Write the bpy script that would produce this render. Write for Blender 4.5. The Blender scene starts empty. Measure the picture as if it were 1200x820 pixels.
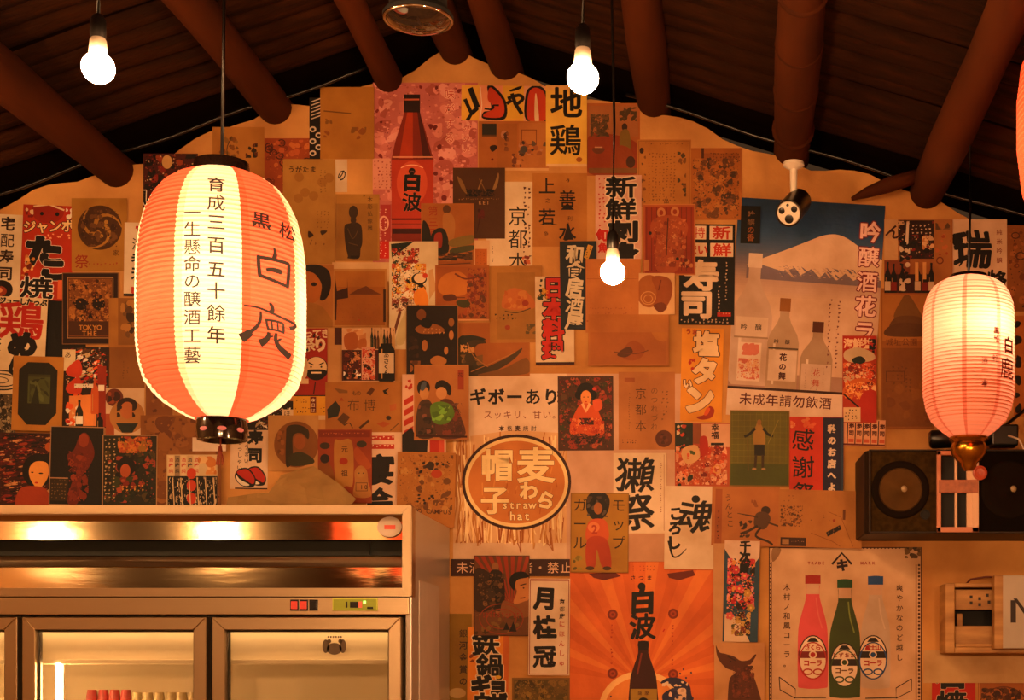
import bpy, bmesh, math, random
from math import sin, cos, pi, sqrt, asin, radians
from mathutils import Vector, Matrix
random.seed(7)
scene = bpy.context.scene
COL = scene.collection
# ---------------------------------------------------------------- camera
WALL = 5.07          # distance of the papered gable wall
F = 1775.0           # focal length in units of the 1200 px wide frame
EYE = 1.5
cam_d = bpy.data.cameras.new('camera'); cam = bpy.data.objects.new('camera', cam_d); COL.objects.link(cam)
cam.location = (0, 0, EYE); cam.rotation_euler = (pi/2, 0, 0)
cam_d.sensor_width = 36; cam_d.lens = F/1200*36
cam_d.shift_x = -(850-600)/1200; cam_d.shift_y = (790-410)/1200
cam_d.clip_start = .05; cam_d.clip_end = 60
scene.camera = cam
# ---------------------------------------------------------------- world and exposure
w = bpy.data.worlds.new('dim_room_air'); scene.world = w; w.use_nodes = True
w.node_tree.nodes['Background'].inputs[0].default_value = (1, .5, .22, 1)
w.node_tree.nodes['Background'].inputs[1].default_value = .05
vs = scene.view_settings
vs.view_transform = 'Standard'; vs.look = 'None'; vs.exposure = 0; vs.gamma = 1
BULB = (1.0, .52, .22)      # lamp light colour, linear
LAMP_GAIN = 1.05
def X(px, Y): return (px-850)*Y/F
def Z(py, Y): return EYE + (790-py)*Y/F
# ---------------------------------------------------------------- materials
MATS = {}
def lin(c):
    if isinstance(c, str):
        c = tuple(int(c[i:i+2], 16)/255 for i in (0, 2, 4))
    return tuple(x/12.92 if x <= .04045 else ((x+.055)/1.055)**2.4 for x in c[:3])
def mat(name, col='888888', rough=.5, metal=0., noise=0., nscale=8., col2=None, bump=0., bscale=40., emit=None, es=0.,
        stretch=(1, 1, 1), spec=.5, coat=0., attr=False, aniso=0.):
    if name in MATS: return MATS[name]
    m = bpy.data.materials.new(name); m.use_nodes = True; nt = m.node_tree; N = nt.nodes; L = nt.links
    b = N['Principled BSDF']
    b.inputs['Roughness'].default_value = rough; b.inputs['Metallic'].default_value = metal
    b.inputs['Specular IOR Level'].default_value = spec; b.inputs['Coat Weight'].default_value = coat
    b.inputs['Anisotropic'].default_value = aniso
    c1 = lin(col)+(1,); b.inputs['Base Color'].default_value = c1
    if noise or bump:
        tc = N.new('ShaderNodeTexCoord'); mp = N.new('ShaderNodeMapping'); mp.inputs['Scale'].default_value = stretch
        L.new(tc.outputs['Object'], mp.inputs[0])
    if noise or attr:
        mx = N.new('ShaderNodeMix'); mx.data_type = 'RGBA'
        if attr:
            a = N.new('ShaderNodeAttribute'); a.attribute_name = 'Col'; mx.blend_type = 'MULTIPLY'
            L.new(a.outputs['Color'], mx.inputs[6]); mx.inputs[0].default_value = 1
            if noise:
                nz = N.new('ShaderNodeTexNoise'); nz.inputs['Scale'].default_value = nscale; nz.inputs['Detail'].default_value = 6
                oi = N.new('ShaderNodeObjectInfo'); ad = N.new('ShaderNodeVectorMath')
                L.new(mp.outputs[0], ad.inputs[0]); L.new(oi.outputs['Location'], ad.inputs[1]); L.new(ad.outputs[0], nz.inputs[0])
                cr = N.new('ShaderNodeValToRGB'); cr.color_ramp.elements[0].position = .3; cr.color_ramp.elements[1].position = .7
                cr.color_ramp.elements[0].color = (1-noise, 1-noise*1.25, 1-noise*1.6, 1); cr.color_ramp.elements[1].color = (1, 1, 1, 1)
                L.new(nz.outputs[0], cr.inputs[0]); L.new(cr.outputs[0], mx.inputs[7])
            else: mx.inputs[7].default_value = (1, 1, 1, 1)
        else:
            nz = N.new('ShaderNodeTexNoise'); nz.inputs['Scale'].default_value = nscale; nz.inputs['Detail'].default_value = 7
            L.new(mp.outputs[0], nz.inputs[0])
            cr = N.new('ShaderNodeValToRGB'); cr.color_ramp.elements[0].position = .33; cr.color_ramp.elements[1].position = .67
            L.new(nz.outputs[0], cr.inputs[0]); L.new(cr.outputs[0], mx.inputs[0])
            mx.inputs[6].default_value = c1
            c2 = lin(col2)+(1,) if col2 else tuple(x*(1-noise) for x in c1[:3])+(1,)
            mx.inputs[7].default_value = c2
        L.new(mx.outputs[2], b.inputs['Base Color'])
    if bump:
        bn = N.new('ShaderNodeTexNoise'); bn.inputs['Scale'].default_value = bscale; bn.inputs['Detail'].default_value = 6
        L.new(mp.outputs[0], bn.inputs[0])
        bp = N.new('ShaderNodeBump'); bp.inputs['Strength'].default_value = bump; bp.inputs['Distance'].default_value = .01
        L.new(bn.outputs[0], bp.inputs['Height']); L.new(bp.outputs[0], b.inputs['Normal'])
    if emit:
        b.inputs['Emission Color'].default_value = tuple(emit)+(1,); b.inputs['Emission Strength'].default_value = es
    MATS[name] = m
    return m
def glass_mat(name, col=(1, 1, 1), tr=.85, rough=.02):
    if name in MATS: return MATS[name]
    m = bpy.data.materials.new(name); m.use_nodes = True; nt = m.node_tree; N = nt.nodes; L = nt.links
    N.remove(N['Principled BSDF'])
    t = N.new('ShaderNodeBsdfTransparent'); t.inputs[0].default_value = tuple(c*tr for c in col)+(1,)
    g = N.new('ShaderNodeBsdfGlossy'); g.inputs['Roughness'].default_value = rough
    f = N.new('ShaderNodeFresnel'); f.inputs[0].default_value = 1.5
    mx = N.new('ShaderNodeMixShader'); L.new(f.outputs[0], mx.inputs[0]); L.new(t.outputs[0], mx.inputs[1]); L.new(g.outputs[0], mx.inputs[2])
    L.new(mx.outputs[0], N['Material Output'].inputs[0]); MATS[name] = m
    return m
PRINT = mat('printed_paper', attr=True, noise=.28, nscale=9, rough=.62, spec=.3, bump=.15, bscale=60)
PLAIN = mat('coloured_surface', attr=True, rough=.5)
PLASTER = mat('rough_plaster', 'c8904e', rough=.9, noise=1, nscale=3.2, col2='98622c', bump=1., bscale=11)
SLAT = mat('dark_roof_boards', '341804', rough=.9, spec=.1, noise=1, nscale=5, col2='1e0d03', bump=.5, bscale=20, stretch=(1, 6, 1))
LOG = mat('dark_log_wood', '58290c', rough=.85, spec=.12, noise=1, nscale=4, col2='321607', bump=.4, bscale=12, stretch=(1, .25, 1))
DARK = mat('black_void_boards', '140a04', rough=1, spec=0)
WALLW = mat('dark_wood_wall', 'a07a50', rough=.8, noise=.5, nscale=3)
STEEL = mat('brushed_stainless_steel', 'b09c7e', rough=.3, metal=1, aniso=.6, bump=.05, bscale=30, stretch=(.3, 1, 30))
STEELS = mat('polished_steel_panel', 'd8bc8c', rough=.085, metal=1, bump=.035, bscale=9, stretch=(.6, 1, 4))
SIDE = mat('fridge_side_sheet', 'b5aca2', rough=.28, metal=.35, noise=.1, nscale=2)
LINER = mat('fridge_liner_white', 'e6dcc8', rough=.5)
BLACK = mat('black_plastic', '0d0b0a', rough=.3)
BLACKM = mat('matt_black', '0a0908', rough=.8)
LACQ = mat('black_lacquer', '120a08', rough=.12, coat=.6)
WHITEP = mat('white_plastic', 'd9cdbb', rough=.4)
CHROME = mat('chrome', 'c8c0b4', rough=.1, metal=1)
BRASS = mat('gilt_brass', 'c08a2c', rough=.22, metal=1)
WOOD = mat('pale_box_wood', 'b98a4e', rough=.6, noise=1, nscale=6, col2='8f6230', stretch=(1, 1, 5))
SPKBOX = mat('speaker_vinyl', '22150b', rough=.5, spec=.25, noise=.4, nscale=10)
# ---------------------------------------------------------------- object helpers
def tag(o, label=None, cat=None, group=None, kind=None):
    if label: o['label'] = label
    if cat: o['category'] = cat
    if group: o['group'] = group
    if kind: o['kind'] = kind
    return o
def empty(name, loc, label=None, cat=None, group=None, kind=None):
    o = bpy.data.objects.new(name, None); COL.objects.link(o); o.location = loc; o.empty_display_size = .05
    return tag(o, label, cat, group, kind)
def wloc(o):
    v = Vector((0, 0, 0))
    while o: v = v + Vector(o.location); o = o.parent
    return v
def fin(name, bm, m, parent=None, smooth=False, kind=None, angle=None, parts=None):
    """bm is in world coordinates; link it as ONE mesh object with its origin at its centre"""
    bm.normal_update()
    vs_ = [v.co for v in bm.verts]
    c = Vector([(min(v[i] for v in vs_)+max(v[i] for v in vs_))/2 for i in range(3)])
    bmesh.ops.translate(bm, vec=-c, verts=bm.verts)
    me = bpy.data.meshes.new(name); bm.to_mesh(me); bm.free()
    for mm in (m if isinstance(m, (list, tuple)) else [m]): me.materials.append(mm)
    if smooth:
        for p in me.polygons: p.use_smooth = True
        if angle: me.set_sharp_from_angle(angle=radians(angle))
    o = bpy.data.objects.new(name, me); COL.objects.link(o)
    o.location = c-(wloc(parent) if parent else Vector((0, 0, 0)))
    if parent: o.parent = parent
    if kind: o['kind'] = kind
    return o
def box(bm, x0, x1, y0, y1, z0, z1, bev=0., mi=0):
    t = bmesh.new(); bmesh.ops.create_cube(t, size=1)
    for v in t.verts: v.co = Vector((x0+(v.co.x+.5)*(x1-x0), y0+(v.co.y+.5)*(y1-y0), z0+(v.co.z+.5)*(z1-z0)))
    if bev: bmesh.ops.bevel(t, geom=t.edges[:], offset=bev, segments=2, profile=.5, affect='EDGES')
    for f in t.faces: f.material_index = mi
    merge(bm, t)
def merge(bm, t, M=None):
    if M is not None: t.transform(M)
    me = bpy.data.meshes.new('tmp'); t.to_mesh(me); t.free(); bm.from_mesh(me); bpy.data.meshes.remove(me)
def frame_to(d):
    d = Vector(d).normalized(); return d.to_track_quat('Z', 'Y').to_matrix()
def tube(bm, pts, r, n=8, cap=True, rs=None):
    pts = [Vector(p) for p in pts]; rings = []
    for i, p in enumerate(pts):
        d = (pts[min(i+1, len(pts)-1)]-pts[max(i-1, 0)]); R = frame_to(d)
        rr = rs[i] if rs else r
        rings.append([bm.verts.new(p+R @ Vector((rr*cos(2*pi*k/n), rr*sin(2*pi*k/n), 0))) for k in range(n)])
    for a, b in zip(rings, rings[1:]):
        for k in range(n): bm.faces.new((a[k], a[(k+1) % n], b[(k+1) % n], b[k]))
    if cap: bm.faces.new(rings[0][::-1]); bm.faces.new(rings[-1])
def lathe(bm, prof, c, axis=(0, 0, 1), n=32, mi=0):
    """prof: list of (r, h) about axis through c"""
    R = frame_to(axis); c = Vector(c); rings = []
    for r, h in prof:
        if r < 1e-6: rings.append([bm.verts.new(c+R @ Vector((0, 0, h)))])
        else: rings.append([bm.verts.new(c+R @ Vector((r*cos(2*pi*k/n), r*sin(2*pi*k/n), h))) for k in range(n)])
    for a, b in zip(rings, rings[1:]):
        for k in range(n):
            k2 = (k+1) % n
            if len(a) == 1 and len(b) == 1: continue
            if len(a) == 1: f = bm.faces.new((a[0], b[k2], b[k]))
            elif len(b) == 1: f = bm.faces.new((a[k], a[k2], b[0]))
            else: f = bm.faces.new((a[k], a[k2], b[k2], b[k]))
            f.material_index = mi
def prism(bm, pts, y0, y1):
    """closed outline pts (x, z) extruded from y0 to y1"""
    a = [bm.verts.new((x, y0, z)) for x, z in pts]; b = [bm.verts.new((x, y1, z)) for x, z in pts]
    bm.faces.new(a); bm.faces.new(b[::-1])
    n = len(pts)
    for k in range(n): bm.faces.new((a[k], b[k], b[(k+1) % n], a[(k+1) % n]))
    bmesh.ops.recalc_face_normals(bm, faces=bm.faces)
# ---------------------------------------------------------------- the setting
RX, RZ = -.914, 3.66         # ridge line
SL, SR = .34, .306           # roof slopes left and right
XL, XR = -3.2, 2.2
YB = -2.4
def roofz(x): return RZ-(SL*(RX-x) if x < RX else SR*(x-RX))
bm = bmesh.new()
pts = [(XL, 0), (XR, 0)]
xs = [XR-(XR-XL)*i/110 for i in range(111)]
for x in xs:
    drop = .085+.018*sin(x*9)+.012*sin(x*23+1)+random.uniform(-.006, .006)
    pts.append((x, roofz(x)-drop))
prism(bm, pts, WALL, WALL+.12)
fin('wall_back', bm, PLASTER, kind='structure')
bm = bmesh.new(); box(bm, XL, XR, YB-.1, WALL+.12, -.1, 0); fin('floor', bm, WALLW, kind='structure')
bm = bmesh.new(); box(bm, XL-.1, XL, YB-.1, WALL+.12, 0, roofz(XL)); fin('wall_left', bm, WALLW, kind='structure')
bm = bmesh.new(); box(bm, XR, XR+.1, YB-.1, WALL+.12, 0, roofz(XR)); fin('wall_right', bm, WALLW, kind='structure')
bm = bmesh.new(); prism(bm, [(XL, 0), (XR, 0), (XR, roofz(XR)), (RX, RZ), (XL, roofz(XL))], YB-.1, YB); fin('wall_front', bm, WALLW, kind='structure')
ceil = empty('ceiling', (RX, 1.4, RZ), kind='structure')
bm = bmesh.new()
for (xa, xb) in ((XL-.1, RX), (RX, XR+.1)):
    za = roofz(xa); zb = roofz(xb)
    prism(bm, [(xa, za+.02), (xb, zb+.02), (xb, zb+.06), (xa, za+.06)], YB-.1, WALL+.3)
fin('roof_deck', bm, DARK, ceil)
def slat_mesh(side):
    """one rounded board running down the slope, modelled about its own centre"""
    xa, xb = (XL, RX) if side < 0 else (RX, XR)
    bm = bmesh.new(); n = 7; segs = 10; rings = []
    for i in range(segs+1):
        x = xa+(xb-xa)*i/segs
        wv = .006*sin(i*1.9+side)
        rings.append([bm.verts.new((x-RX, .052*cos(pi*k/n)+wv, roofz(x)-RZ+.02-.030*sin(pi*k/n))) for k in range(n+1)])
    for a, b in zip(rings, rings[1:]):
        for k in range(n): bm.faces.new((a[k], b[k], b[k+1], a[k+1]))
    bmesh.ops.recalc_face_normals(bm, faces=bm.faces)
    me = bpy.data.meshes.new('roof_board'); bm.to_mesh(me); bm.free(); me.materials.append(SLAT)
    for p in me.polygons: p.use_smooth = True
    return me
for side in (-1, 1):
    me = slat_mesh(side); y = WALL-.14; k = 0
    while y > YB:
        o = bpy.data.objects.new('roof_board', me); COL.objects.link(o); o.parent = ceil
        o.location = Vector((random.uniform(-.01, .01), y-ceil.location.y, random.uniform(-.006, .004)))
        o.rotation_euler = (random.uniform(-.06, .06), 0, random.uniform(-.006, .006)); o.scale = (1, random.uniform(.85, 1.08), 1)
        y -= .112+random.uniform(-.010, .010)
# logs (purlins) running from the wall towards the room
def log(px, py, r, label, dx=0., dz=0., bend=0., nodes=0, r2=None):
    x, z = X(px, WALL), Z(py, WALL); bm = bmesh.new(); P = []; R_ = []
    n = 26; ys = [WALL+.10-(WALL+.10-YB)*i/n for i in range(n+1)]
    ys = [WALL+.1, WALL, WALL-.1]+ys[1:]
    for i, y in enumerate(ys):
        t = (WALL-y); P.append((x+dx*t+bend*sin(t*1.3), y, z+dz*t+.3*bend*sin(t*2.1+1)))
        R_.append((r2 or r)+(r-(r2 or r))*max(0, 1-t/1.2)+.004*sin(t*5+px))
    tube(bm, P, r, 20, rs=R_)
    root = fin('roof_log', bm, LOG, smooth=True, angle=50); tag(root, label, 'log')
    for k in range(nodes):
        y = WALL-.18-.33*k; b2 = bmesh.new(); t = WALL-y
        c = (x+dx*t+bend*sin(t*1.3), y, z+dz*t+.3*bend*sin(t*2.1+1)); rr = r+.003
        lathe(b2, [(rr-.006, -.012), (rr+.002, -.004), (rr+.002, .004), (rr-.006, .012)], c, (0, 1, 0), 20)
        fin('joint_ring', b2, LOG, root, smooth=True)
    return root
log(136, 199, .062, 'lowest reddish roof log at the far left, ending left of the large lantern', r2=.068)
log(322, 126, .053, 'reddish roof log ending just above the top right of the large lantern', r2=.066)
log(455, 92, .045, 'dark roof log left of the ridge, ending above the blossom poster', dx=.03)
log(533, 58, .055, 'short stub-ended ridge log at the peak of the gable')
log(592, 75, .050, 'dark roof log ending right of the peak above the yellow kana strip', dx=.01)
log(766, 118, .058, 'dark roof log between the two right-hand bulbs, ending above the map-like print', dx=.0)
log(928, 174, .064, 'dark jointed roof log carrying the white-mounted spot camera', dx=-.02, nodes=4)
log(1086, 225, .060, 'dark roof log at the right, ending above the big lantern-side sake collage', dx=.012, nodes=0)
# cable runs along both slopes
for xa, xb, lab, dz in ((XL+.05, X(440, WALL), 'thin black cable clipped under the left roof slope', -.06), (X(735, WALL), XR-.05, 'thin black cable clipped under the right roof slope', -.06)):
    bm = bmesh.new(); n = 24
    tube(bm, [(xa+(xb-xa)*i/n, WALL-.05, roofz(xa+(xb-xa)*i/n)+dz+.006*sin(i*1.1)) for i in range(n+1)], .006, 6)
    tag(fin('cable', bm, BLACK, smooth=True), lab, 'cable')
# dark wooden wedge at right, against the wall by the log end
bm = bmesh.new(); Y = WALL-.09
tube(bm, [(X(998, Y), Y, Z(233, Y)), (X(1015, Y), Y, Z(226, Y)), (X(1040, Y), Y-.02, Z(219, Y)), (X(1075, Y), Y-.02, Z(208, Y))], .02, 8, rs=[.006, .018, .026, .024])
tag(fin('wooden_brace', bm, LOG, smooth=True), 'short dark wooden brace wedged between the snowy mountain poster and the roof', 'brace')
# ---------------------------------------------------------------- lamps
def bulb_globe(r):
    bm = bmesh.new(); bmesh.ops.create_icosphere(bm, subdivisions=3, radius=r)
    for v in bm.verts:
        if v.co.z > 0: v.co.z *= .92
    return bm
def glow_mat(name, watt, r, col=None):
    if name in MATS: return MATS[name]
    L_ = watt/(pi*4*pi*r*r)*pi/pi
    m = mat(name, 'ffffff', emit=col or BULB, es=L_*LAMP_GAIN); return m
def bulb(px, py, Y, dia_px, watt, label=None, hidden=False, cord_dx=0):
    r = dia_px/2*Y/F; x, z = X(px, Y), Z(py, Y)
    root = empty('hanging_bulb', (x, Y, z-r), label, 'light bulb')
    bm = bulb_globe(r); bmesh.ops.translate(bm, vec=(x, Y, z), verts=bm.verts)
    fin('globe', bm, glow_mat('bulb_glow_%d' % watt, watt, .031), root, smooth=True)
    bm = bmesh.new()
    lathe(bm, [(r*.60, r*.72), (r*.56, r*1.0), (r*.50, r*1.7), (r*.42, r*1.86), (0, r*1.86)], (x, Y, z), n=24)
    fin('bulb_neck', bm, WHITEP, root, smooth=True, angle=40)
    bm = bmesh.new()
    lathe(bm, [(0, r*1.84), (r*.46, r*1.84), (r*.50, r*2.1), (r*.48, r*3.0), (r*.3, r*3.3), (r*.12, r*3.4), (0, r*3.4)], (x, Y, z), n=20)
    fin('socket', bm, BLACK, root, smooth=True, angle=40)
    bm = bmesh.new(); zt = roofz(x)-.01
    tube(bm, [(x, Y, z+r*3.3), (x+.004, Y, z+r*3.3+(zt-z-r*3.3)*.3), (x-.003+cord_dx, Y, z+r*3.3+(zt-z-r*3.3)*.7), (x+cord_dx, Y, zt)], .0035, 6)
    fin('cord', bm, BLACK, root, smooth=True)
    return root
bulb(115, 79, 2.9, 37, 32, 'lit bulb hanging at the upper left, above and left of the large lantern')
bulb(683, 91, 2.9, 37, 32, 'lit bulb hanging at the top centre in front of the yellow chicken-shop strip')
bulb(718, 319, 3.7, 29, 24, 'lower lit bulb hanging in front of the blank tan sheet in the middle')
for (bx, by, bz, wt, wh) in ((-2.05, 2.9, 2.55, 46, 'left of the photo beside the large lantern'), (-2.72, 2.9, 2.52, 46, 'farthest left, by the left wall'), (-.7, -.3, 1.9, 190, 'middle one added for fill, straight behind the viewer'), (1.1, 1.5, 1.8, 105, 'rightmost, added for fill near the right wall'), (.2, -.8, 1.9, 135, 'farthest back, added for fill behind the viewer')):  # left pair read from steel glints, other three added as room fill
    Yb = by; bulb(850+bx*F/Yb if abs(Yb) > .01 else 850, 790-(bz-EYE)*F/Yb, Yb, 2*.031*F/Yb, wt, 'bare bulb of the unseen room half, '+wh)
# paper lanterns
def interp(tab, v):
    for (a, ra), (b, rb) in zip(tab, tab[1:]):
        if a <= v <= b: t = (v-a)/(b-a); t2 = t; return ra+(rb-ra)*t2
    return tab[0][1] if v < tab[0][0] else tab[-1][1]
def spline(pts, n):
    if len(pts) < 3:
        (a, b), (c, d) = pts; return [(a+(c-a)*k/3, b+(d-b)*k/3) for k in range(4)]
    out = []
    for i in range(len(pts)-1):
        p0, p1, p2, p3 = pts[max(i-1, 0)], pts[i], pts[i+1], pts[min(i+2, len(pts)-1)]
        for k in range(n):
            t = k/n; out.append(tuple(.5*(2*b+(c-a)*t+(2*a-5*b+4*c-d)*t*t+(3*b-a-3*c+d)*t**3) for a, b, c, d in zip(p0, p1, p2, p3)))
    return out+[pts[-1]]
def paper_mat(name, tr, es=0):
    m = bpy.data.materials.new(name); m.use_nodes = True; nt = m.node_tree; N = nt.nodes; L = nt.links
    N.remove(N['Principled BSDF'])
    a = N.new('ShaderNodeAttribute'); a.attribute_name = 'Col'
    t = N.new('ShaderNodeBsdfTranslucent'); d = N.new('ShaderNodeBsdfDiffuse')
    L.new(a.outputs['Color'], t.inputs[0]); L.new(a.outputs['Color'], d.inputs[0])
    mx = N.new('ShaderNodeMixShader'); mx.inputs[0].default_value = tr
    L.new(d.outputs[0], mx.inputs[1]); L.new(t.outputs[0], mx.inputs[2]); L.new(mx.outputs[0], N['Material Output'].inputs[0])
    return m
LPAPER = paper_mat('lantern_paper', .7)
INK = mat('lantern_ink', '1c0604', rough=.6)
def lantern(cx, Y, tab, ribs, gores, off, colr, colw, label, ring, name='paper_lantern', texts=(), power=20, lcol=(1, .8, .5), bulbpy=None, seam=None, lr=.09, fwd=(0, 0), strokes=()):
    s = Y/F; x0 = X(cx, Y); top, bot = tab[0][0], tab[-1][0]
    root = empty(name, (x0, Y, Z(bot, Y)), label, 'lantern'); th0 = math.atan2(-x0, Y)
    bm = bmesh.new(); cl = bm.loops.layers.float_color.new('Col')
    n = gores*8; rows = ribs*3; rings = []
    def rad(py, th):
        r = interp(tab, py)
        f = (th-off) % (2*pi/gores)/(2*pi/gores)
        return r*(1-.012*(1-abs(2*f-1))*0)
    for i in range(rows+1):
        py = top+(bot-top)*i/rows; ph = (i % 3)
        bulge = 1.0 if ph else .982
        ring_ = []
        for k in range(n):
            th = off+2*pi*k/n; r = rad(py, th)*bulge*s
            ring_.append(bm.verts.new((x0+r*sin(th+th0), Y-r*cos(th+th0), Z(py, Y))))
        rings.append(ring_)
    for i in range(rows):
        for k in range(n):
            f = bm.faces.new((rings[i][k], rings[i+1][k], rings[i+1][(k+1) % n], rings[i][(k+1) % n]))
            g = k//8; c = colr if g % 2 == 0 else colw
            if seam and k % 8 == 0: c = tuple(a*b for a, b in zip(c, seam))
            if i % 3 == 2: c = tuple(a*.9 for a in c)
            for lp in f.loops: lp[cl] = tuple(c)+(1,)
    fin('paper_shade', bm, LPAPER, root, smooth=False)
    # lettering wrapped on the paper
    if texts:
        bm = bmesh.new()
        for ch, tx, ty, size, sx, wgt in texts:
            V, Fc = glyph(ch, wgt)
            vv = [bm.verts.new((tx+(gx-.5)*size*sx, 0, ty-(gy-.38)*size)) for gx, gy in V]
            for f in Fc:
                try: bm.faces.new([vv[j] for j in f])
                except ValueError: pass
        for pts, w0, w1 in strokes:
            pts = spline(pts, 5); m_ = len(pts); pa = None
            for i, (x, y) in enumerate(pts):
                dx = pts[min(i+1, m_-1)][0]-pts[max(i-1, 0)][0]; dy = pts[min(i+1, m_-1)][1]-pts[max(i-1, 0)][1]; L_ = math.hypot(dx, dy) or 1
                ww = 1.3*(w0+(w1-w0)*i/(m_-1))/2*(.7 if i in (0, m_-1) else 1); a_ = bm.verts.new((x-dy/L_*ww, 0, y+dx/L_*ww)); b_ = bm.verts.new((x+dy/L_*ww, 0, y-dx/L_*ww))
                if pa: bm.faces.new((pa[0], a_, b_, pa[1]))
                pa = (a_, b_)
        bmesh.ops.triangulate(bm, faces=bm.faces)
        for _ in range(3):
            el = [e for e in bm.edges if e.calc_length() > 2.6]
            if el: bmesh.ops.subdivide_edges(bm, edges=el, cuts=1); bmesh.ops.triangulate(bm, faces=bm.faces)
        for v in bm.verts:
            px, py = v.co.x, v.co.z; R = interp(tab, py); q = max(-.99, min(.99, (px-cx)/R)); th = asin(q); r = (R*1.004+.5)*s
            v.co = (x0+r*sin(th+th0), Y-r*cos(th+th0), Z(py, Y))
        fin('lettering', bm, INK, root)
    # rings
    rt, rb, ht, hb = ring
    if ht:
        bm = bmesh.new(); z = Z(top, Y)
        lathe(bm, [(rt*s*.6, -.004), (rt*s, -.004), (rt*s*1.02, ht*s*.5), (rt*s, ht*s), (rt*s*.86, ht*s), (rt*s*.6, ht*s*.8), (rt*s*.6, -.004)], (x0, Y, z), n=36)
        fin('top_ring', bm, LACQ, root, smooth=True, angle=35)
    if hb:
        bm = bmesh.new(); z = Z(bot, Y)
        lathe(bm, [(rb*s*.5, 0), (rb*s*.97, .004), (rb*s*1.02, -hb*s*.45), (rb*s*.96, -hb*s), (rb*s*.8, -hb*s*1.04), (rb*s*.7, -hb*s*.8), (0, -hb*s*.75)], (x0, Y, z), n=36)
        fin('bottom_ring', bm, LACQ, root, smooth=True, angle=35)
    bm = bmesh.new(); zt = roofz(x0)
    tube(bm, [(x0, Y, Z(top, Y)+ht*s*.5), (x0+.006, Y, (Z(top, Y)+zt)/2), (x0+.003, Y, zt-.005)], .004, 6)
    fin('hanging_cord', bm, BLACK, root, smooth=True)
    l = bpy.data.lights.new('lantern_light', 'POINT'); l.energy = power; l.color = lcol; l.shadow_soft_size = lr
    lo = bpy.data.objects.new('lantern_light', l); COL.objects.link(lo)
    lo.parent = root; lo.location = Vector((x0+fwd[0], Y+fwd[1], Z(bulbpy or (top+bot)/2, Y)))-Vector(root.location)
    return root
# glyph outlines from Blender's own font
_fc = bpy.data.curves.new('glyph_source', 'FONT'); _fc.size = 1; _fc.resolution_u = 2
_fo = bpy.data.objects.new('glyph_source', _fc); COL.objects.link(_fo)
_GC = {}
def glyph(ch, off=0.):
    if off > .006 and len(glyph(ch)[0]) > 64: off = .006
    k = (ch, round(off, 3))
    if k not in _GC:
        _fc.body = ch; _fc.offset = off
        dg = bpy.context.evaluated_depsgraph_get(); dg.update()
        ev = _fo.evaluated_get(dg); m = ev.to_mesh()
        V = [(v.co.x, v.co.y) for v in m.vertices]
        if ord(ch) < 0x2000 and V:      # centre latin letters in their cell
            mx_ = (min(v[0] for v in V)+max(v[0] for v in V))/2; V = [(v[0]-mx_+.5, v[1]) for v in V]
        _GC[k] = (V, [tuple(p.vertices) for p in m.polygons]); ev.to_mesh_clear()
    return _GC[k]
RED = (.80, .125, .06); CREAM = (.86, .80, .58)
tab1 = [(203, 31), (206, 40), (212, 54), (222, 68), (236, 79), (255, 88), (278, 94), (305, 97.5), (350, 98.5), (405, 98), (430, 95), (450, 89), (463, 79), (474, 67), (482, 54), (488, 43), (492, 32)]
tx = []
for ch, y in zip('育成三百五十餘年', (241, 264, 287, 313, 340, 364, 389, 413)): tx.append((ch, 254, y, 20, 1, .012))
for ch, y in zip('一生懸命の醸酒工藝', (277, 296, 316, 335, 354, 374, 394, 414, 435)): tx.append((ch, 229, y, 18.5, 1, .008))
tx += [('黒', 302, 277, 20, 1.1, .02), ('松', 331, 281, 21, .95, .012)]
BRUSH = [([(316, 306), (317, 312), (316, 319)], 2, 4.5), ([(298.5, 318), (299, 330), (300.5, 343)], 3, 3.6), ([(297.5, 320.5), (315, 319.5), (333, 319)], 3, 3.2), ([(332.5, 318.5), (332, 332), (330.5, 348)], 3.4, 3), ([(300, 341), (315, 343.5), (331, 346)], 3.4, 2.8), ([(307, 333.5), (314, 331.5), (324.5, 331.5)], 3, 5),
    ([(311, 369.5), (314, 375), (313, 380)], 2.5, 4.5), ([(283, 377.5), (297, 377.5), (310, 380), (325, 383.5), (339, 386), (338, 390), (333, 392.5)], 1.6, 3), ([(301, 381), (301, 390), (297, 399), (289, 407), (282, 412.5)], 2, 4), ([(291, 406), (285, 411), (280, 414.5)], 5.5, 8.5),
    ([(307, 388.5), (308, 395), (310, 401)], 2, 2.4), ([(306.5, 390), (316, 389), (326, 389.5)], 2, 2.2), ([(326, 389), (326.5, 401)], 2.6, 2.2), ([(313, 390), (314, 400)], 1.6, 1.8), ([(319.5, 390), (320.5, 400)], 1.6, 1.8), ([(310, 400), (318, 399), (327, 400)], 2, 2),
    ([(310, 403), (309, 409), (305, 414), (300, 417)], 2.6, 7), ([(308, 409), (315, 406.5)], 2, 1.6), ([(318.5, 402), (317.5, 409), (320.5, 416), (327, 421), (334, 425)], 2.4, 6.5), ([(318.5, 412), (324, 407)], 2.4, 1.6)]
tab1 = [(y, r*.972) for y, r in tab1]
lantern(260, 3.59, tab1, 52, 8, radians(-32), CREAM, RED, 'large red and cream striped paper lantern with black brush characters at the left', (31, 29, 12, 24), texts=tx, strokes=BRUSH, power=6.5, seam=(.95, .8, .7))
tab2 = [(327, 24), (331, 34), (337, 42), (346, 48), (358, 52), (372, 53.5), (420, 53.5), (462, 53.5), (480, 50), (493, 44), (503, 34), (512, 22)]
tx = [('白', 1180, 412, 20, .6, .03), ('鹿', 1178, 439, 26, .6, .04), ('黒', 1166, 398, 8, .8, .03), ('松', 1166, 408, 8, .8, .03), ('銘', 1165, 430, 9, .8, .03), ('酒', 1153, 433, 8, .9, .03), ('一', 1153, 444, 8, .9, .03), ('本', 1153, 459, 8, .9, .03)]
INK2 = INK
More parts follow.
